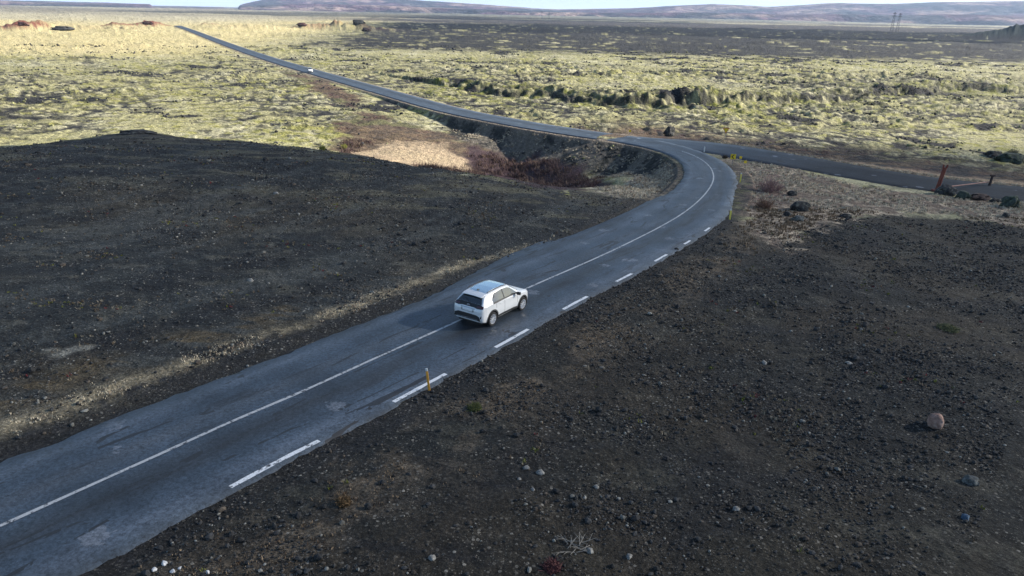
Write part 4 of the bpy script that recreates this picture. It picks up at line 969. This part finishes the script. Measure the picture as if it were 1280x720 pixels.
scatter_blades('willow_scrub', px, py, .5 * (.25 + 1.1 * rng.random(n)), base, M_grass, 9, .4, .008, 1.3)

def shrub(u, v, wpx, hpx, label, col, group=None, seed=1):
    p = hit(u, v); w, h = px_size(u, v, wpx, p), px_size(u, v, hpx, p); rs = np.random.default_rng(seed); bm = bmesh.new()
    root = empty('shrub', p); tag(root, label, 'shrub', group)
    for i in range(90):
        a, q_ = rs.random() * 2 * PI, math.sqrt(rs.random()); bx, by = .3 * w * q_ * math.cos(a), .3 * w * q_ * math.sin(a)
        tip = Vector((bx * 1.7 + rs.normal() * .05 * w, by * 1.7 + rs.normal() * .05 * w, h * (.55 + .6 * rs.random()) * (1 - .45 * q_ ** 2))); b0 = Vector((bx * .6, by * .6, -.1))
        tube_bm(bm, b0, tip, .02, .008, 4)
        for _ in range(5):
            t0 = .35 + .6 * rs.random(); s_ = b0.lerp(tip, t0); e_ = s_ + Vector((rs.normal() * .14, rs.normal() * .14, .08 + .22 * rs.random())) * max(.5, h)
            tube_bm(bm, s_, e_, .011, .005, 3)
    from_bm('twigs', bm, simple_mat('twig_bark', col, .85, .3, 3), root, smooth=False)
    lb = bmesh.new()
    for i in range(420):
        a, q_ = rs.random() * 2 * PI, math.sqrt(rs.random()); c = Vector((.5 * w * q_ * math.cos(a), .5 * w * q_ * math.sin(a), h * (.25 + .75 * rs.random()) * (1 - .5 * q_ ** 2)))
        d1 = Vector(rs.normal(size=3)).normalized() * .05; d2_ = Vector(rs.normal(size=3)).normalized() * .035; lb.faces.new([lb.verts.new(c - d1), lb.verts.new(c + d2_), lb.verts.new(c + d1)])
    from_bm('dead_leaves', lb, simple_mat('dead_leaf', tuple(x * 1.25 for x in col), .9, .3, 3), root, smooth=False)
    return root
shrub(963, 240, 34, 16, 'wide pinkish leafless shrub in the dry grass just outside the bend', (.20, .12, .115), None, 1)
shrub(955, 260, 24, 12, 'low russet shrub in the dry grass below the pink one', (.19, .11, .075), None, 2)
shrub(430, 186, 9, 6, 'yellow green shrub on the gravel crest left of the tan hollow', (.24, .24, .05), None, 3)
shrub(403, 188, 8, 6, 'small yellow green shrub on the gravel crest, the leftmost', (.20, .21, .05), None, 4)
shrub(906, 198, 7, 4, 'dark little shrub at the inner road edge of the fork', (.06, .05, .04), None, 5)
shrub(1265, 195, 14, 9, 'dark bush at the right edge behind the side road', (.04, .055, .035), None, 6)
shrub(593, 512, 18, 6, 'low moss green cushion plant on the roadside gravel', (.10, .11, .035), None, 7)
shrub(1185, 412, 26, 5, 'flat olive green cushion plant on the dark gravel at right', (.13, .13, .06), None, 8)
shrub(430, 630, 16, 7, 'brownish tuft on the gravel below the nearest long dash', (.12, .075, .035), None, 9)
shrub(690, 712, 22, 8, 'dull red low plant at the bottom edge below the twigs', (.12, .045, .045), None, 10)

# dry twigs
bm = bmesh.new(); p = hit(722, 684)
for i in range(16):
    a = random.uniform(0, 2 * PI); b = Vector((random.uniform(-.35, .35), random.uniform(-.25, .25), .03)); e_ = b + Vector((math.cos(a) * .4, math.sin(a) * .35, random.uniform(.02, .16))); tube_bm(bm, b, e_, .010, .005, 5); tube_bm(bm, b.lerp(e_, .5), b.lerp(e_, .5) + Vector((math.cos(a + .8) * .2, math.sin(a + .8) * .2, .08)), .007, .004, 5)
o = from_bm('twig_pile', bm, simple_mat('bleached_wood', (.26, .24, .21), .8, .25, 20)); o.location = p; tag(o, 'tangle of bleached dry twigs on the black gravel near the bottom edge', 'twigs')

# delineator posts
M_yel = simple_mat('yellow_plastic', (.80, .38, .05), .5, .12, 8); M_yel2 = simple_mat('pale_yellow_plastic', (.85, .70, .12), .5, .12, 8); M_wht = simple_mat('white_plastic', (.8, .8, .78), .45, .05, 8); M_metal = simple_mat('dull_metal', (.22, .23, .24), .5, .2, 10, .6)
def post(u, v, hpx, label, mat, lean=(0, 0), wid=.10, group='roadside marker posts'):
    p = hit(u, v); h = px_size(u, v, hpx, p) / .93; root = empty('marker_post', p); tag(root, label, 'post', group)
    bm = bmesh.new(); box_bm(bm, (0, 0, .10 + (h - .2) / 2), (wid, .035, h - .2), bev=.01); from_bm('post', bm, mat, root)
    bm = bmesh.new(); box_bm(bm, (0, 0, h - .06), (wid * .98, .034, .12), bev=.012); from_bm('reflector', bm, M_wht, root)
    bm = bmesh.new(); tube_bm(bm, (0, 0, -.25), (0, 0, .13), .018); from_bm('spike', bm, M_metal, root)
    root.rotation_euler = (lean[0], lean[1], 0); return root
post(537, 491, 32, 'orange yellow marker post with white tip leaning over the near dashed line', M_yel, (0, -.09), .085)
post(912, 276, 14, 'pale yellow marker post on the outside of the bend, the lower of two', M_yel2, wid=.13)
post(925, 229, 12, 'pale yellow marker post on the outside of the bend, the upper of two', M_yel2, wid=.13)
post(880, 191, 7, 'short white marker post at the tip of the fork', M_wht, wid=.13)
M_sy = simple_mat('sign_yellow', (.85, .60, .03), .4, .05, 3); M_sr = simple_mat('sign_red', (.45, .02, .02), .4, .05, 3); M_sb = simple_mat('sign_black', (.015, .015, .015), .5, .1, 3)
def plate(pts, depth, y0=0.0):
    bm = bmesh.new(); f = [bm.verts.new((x, y0 - depth, z)) for x, z in pts]; b = [bm.verts.new((x, y0, z)) for x, z in pts]; n = len(pts)
    bm.faces.new(f); bm.faces.new(b[::-1])
    for i in range(n): bm.faces.new((f[i], b[i], b[(i + 1) % n], f[(i + 1) % n]))
    return bm
p = hit(906, 175); sg_ = empty('yield_sign', p, -math.atan2(p[0], p[1])); tag(sg_, 'yellow upside down triangle give way sign with dark red rim behind the junction', 'sign')
bm = bmesh.new(); tube_bm(bm, (0, 0.02, -.2), (0, 0.02, 1.9), .035); from_bm('pole', bm, M_metal, sg_)
from_bm('sign_rim', plate([(-.52, 1.95), (.52, 1.95), (0, 1.05)], .02, -.02), M_sr, sg_, smooth=False)
from_bm('sign_face', plate([(-.40, 1.885), (.40, 1.885), (0, 1.19)], .012, -.043), M_sy, sg_, smooth=False)
def chevron(u, v, s, label, chev=True, legh=.8):
    p = hit(u, v); r_ = empty('marker_sign', p, -math.atan2(p[0], p[1]) + .15); tag(r_, label, 'sign', 'yellow marker signs at the junction')
    bm = bmesh.new(); tube_bm(bm, (0, .02, -.2), (0, .02, legh + s * .8), .03); from_bm('pole', bm, M_metal, r_)
    from_bm('sign_board', plate([(-s / 2, legh), (s / 2, legh), (s / 2, legh + s), (-s / 2, legh + s)], .02, -.02), M_sy, r_, smooth=False)
    if chev:
        a = s / 2; z0 = legh + a
        from_bm('chevron_mark', plate([(a * .1, z0 + a * .85), (a * .55, z0 + a * .85), (-a * .25, z0), (a * .55, z0 - a * .85), (a * .1, z0 - a * .85), (-a * .75, z0)], .01, -.043), M_sb, r_, smooth=False)
chevron(915, 207, .62, 'square yellow sign with black chevron at the inner side of the fork')
chevron(925, 204, .32, 'small plain yellow sign just right of the black chevron sign', False, .6)
chevron(931, 208, .32, 'lowest small yellow sign in the dry grass, right of the others', False, .4)
chevron(787, 169, .36, 'small yellow sign across the main road, left of the junction', False, .5)

# rusty barrier
M_rust = simple_mat('rusty_red_paint', (.17, .045, .03), .7, .45, 4, 0, .4, 0, .01); M_rust2 = simple_mat('weathered_pink_paint', (.26, .13, .11), .7, .35, 3)
p0 = Vector(hit(1170, 240)); p1 = Vector(hit(1235, 233)); root = empty('road_barrier', p0); tag(root, 'rusty red road barrier, tall leaning post with a long low boom to a short post', 'barrier')
bm = bmesh.new(); hh = px_size(1170, 240, 31, p0); lean = Vector((.45, .2, hh))
for off in ((-.14, 0), (.14, 0)): 
    tube_bm(bm, (off[0], 0, -.3), Vector((off[0], 0, 0)) + lean, .10, .09, 8)
box_bm(bm, lean * .5, (.22, .06, hh * .98), Matrix.Rotation(.14, 3, 'Y')); box_bm(bm, lean + Vector((-.2, 0, .1)), (.08, .2, .35)); box_bm(bm, lean + Vector((.22, 0, .1)), (.08, .2, .35)); box_bm(bm, (0, 0, .15), (.9, .6, .3), bev=.05)
from_bm('tall_post', bm, M_rust, root)
bm = bmesh.new(); q1 = p1 - p0; tube_bm(bm, (.4, -.1, .55), q1 + Vector((0, 0, .55)), .075, .06, 8); from_bm('boom', bm, M_rust2, root)
bm = bmesh.new(); tube_bm(bm, q1 + Vector((.1, 0, -.3)), q1 + Vector((.2, 0, 1.25)), .16, .13, 8); box_bm(bm, q1 + Vector((.2, 0, 1.3)), (.5, .25, .18), bev=.03); from_bm('end_post', bm, M_brown, root)

# power line towers far out
M_steel = simple_mat('dark_steel', (.05, .05, .06), .7, .2, 1)
def pylon(u, dist, h, label, group):
    az_, _ = uv_to_azel(u, 30); x, y = dist * math.sin(math.radians(az_)), dist * math.cos(math.radians(az_)); r_ = empty('power_pylon', (x, y, PLAIN - 1), -math.radians(az_)); tag(r_, label, 'pylon', group)
    bm = bmesh.new(); bw, tw = h * .075, h * .022; k = h / 30
    for lv in range(8):
        z0, z1 = h * lv / 8, h * (lv + 1) / 8; w0, w1 = bw + (tw - bw) * lv / 8, bw + (tw - bw) * (lv + 1) / 8
        c0 = [Vector((a * w0, b * w0, z0)) for a, b in ((-1, -1), (1, -1), (1, 1), (-1, 1))]; c1 = [Vector((a * w1, b * w1, z1)) for a, b in ((-1, -1), (1, -1), (1, 1), (-1, 1))]
        for i in range(4):
            tube_bm(bm, c0[i], c1[i], .22 * k, seg=4); tube_bm(bm, c0[i], c1[(i + 1) % 4], .11 * k, seg=4); tube_bm(bm, c0[(i + 1) % 4], c1[i], .11 * k, seg=4)
    from_bm('lattice_mast', bm, M_steel, r_, smooth=False)
    for z, w in ((.93, .16), (.80, .2)):
        bm = bmesh.new(); tube_bm(bm, (-w * h * .6, 0, h * z), (w * h * .6, 0, h * z), .25 * k, seg=5); tube_bm(bm, (-w * h * .6, 0, h * z), (0, 0, h * (z + .05)), .14 * k, seg=4); tube_bm(bm, (w * h * .6, 0, h * z), (0, 0, h * (z + .05)), .14 * k, seg=4)
        from_bm('cross_arm', bm, M_steel, r_, smooth=False)
pylon(1116, 1500, 33, 'left one of the pair of dark power pylons on the right horizon', 'power pylons')
pylon(1123, 1500, 32, 'right one of the pair of dark power pylons on the right horizon', 'power pylons')
pylon(677, 2400, 24, 'left one of the tiny pair of power pylons near the middle of the horizon', 'power pylons')
pylon(686, 2400, 24, 'right one of the tiny pair of power pylons near the middle of the horizon', 'power pylons')

# ------------------------------------------------------------------ light, sky, air
SUN_AZ, SUN_EL = 80.0, 24.0     # degrees clockwise from the view direction (+Y), height
world = bpy.data.worlds.new('World'); scene.world = world; world.use_nodes = True
wt = world.node_tree; bg = wt.nodes['Background']; sky = wt.nodes.new('ShaderNodeTexSky'); sky.sky_type = 'NISHITA'
sky.sun_disc = False; sky.sun_elevation = math.radians(SUN_EL); sky.sun_rotation = math.radians(SUN_AZ); sky.altitude = 100; sky.air_density = 1.0; sky.dust_density = 0.6; sky.ozone_density = 2.0
tc = wt.nodes.new('ShaderNodeTexCoord'); sx = wt.nodes.new('ShaderNodeSeparateXYZ'); wt.links.new(tc.outputs['Generated'], sx.inputs[0])
cr_ = wt.nodes.new('ShaderNodeValToRGB'); cr_.color_ramp.elements[0].position = 0.0; cr_.color_ramp.elements[0].color = (.85, .85, .85, 1); cr_.color_ramp.elements[1].position = 0.03; cr_.color_ramp.elements[1].color = (0, 0, 0, 1)
wt.links.new(sx.outputs[2], cr_.inputs[0]); veil = wt.nodes.new('ShaderNodeMix'); veil.data_type = 'RGBA'
wt.links.new(cr_.outputs[0], veil.inputs[0]); wt.links.new(sky.outputs[0], veil.inputs[6]); veil.inputs[7].default_value = (10.5, 10.8, 11.0, 1)     # pale cloud veil low over the horizon
wt.links.new(veil.outputs[2], bg.inputs[0]); bg.inputs[1].default_value = 0.066
sd = bpy.data.lights.new('sun', 'SUN'); sd.energy = 5.0; sd.angle = math.radians(0.5); sd.color = (1.0, 0.93, 0.82)
sun = bpy.data.objects.new('sun', sd); COL.objects.link(sun)
a, e = math.radians(SUN_AZ), math.radians(SUN_EL)
SUNV = Vector((math.sin(a) * math.cos(e), math.cos(a) * math.cos(e), math.sin(e)))
sun.rotation_euler = SUNV.to_track_quat('Z', 'Y').to_euler()

scene.view_settings.view_transform = 'Standard'; scene.view_settings.look = 'None'; scene.view_settings.gamma = 1; scene.view_settings.use_curve_mapping = False
scene.view_settings.exposure = 1.38
scene.render.engine = 'CYCLES'
cy = scene.cycles; cy.use_denoising = True; cy.max_bounces = 6; cy.diffuse_bounces = 3; cy.glossy_bounces = 3; cy.volume_bounces = 1; cy.transparent_max_bounces = 8
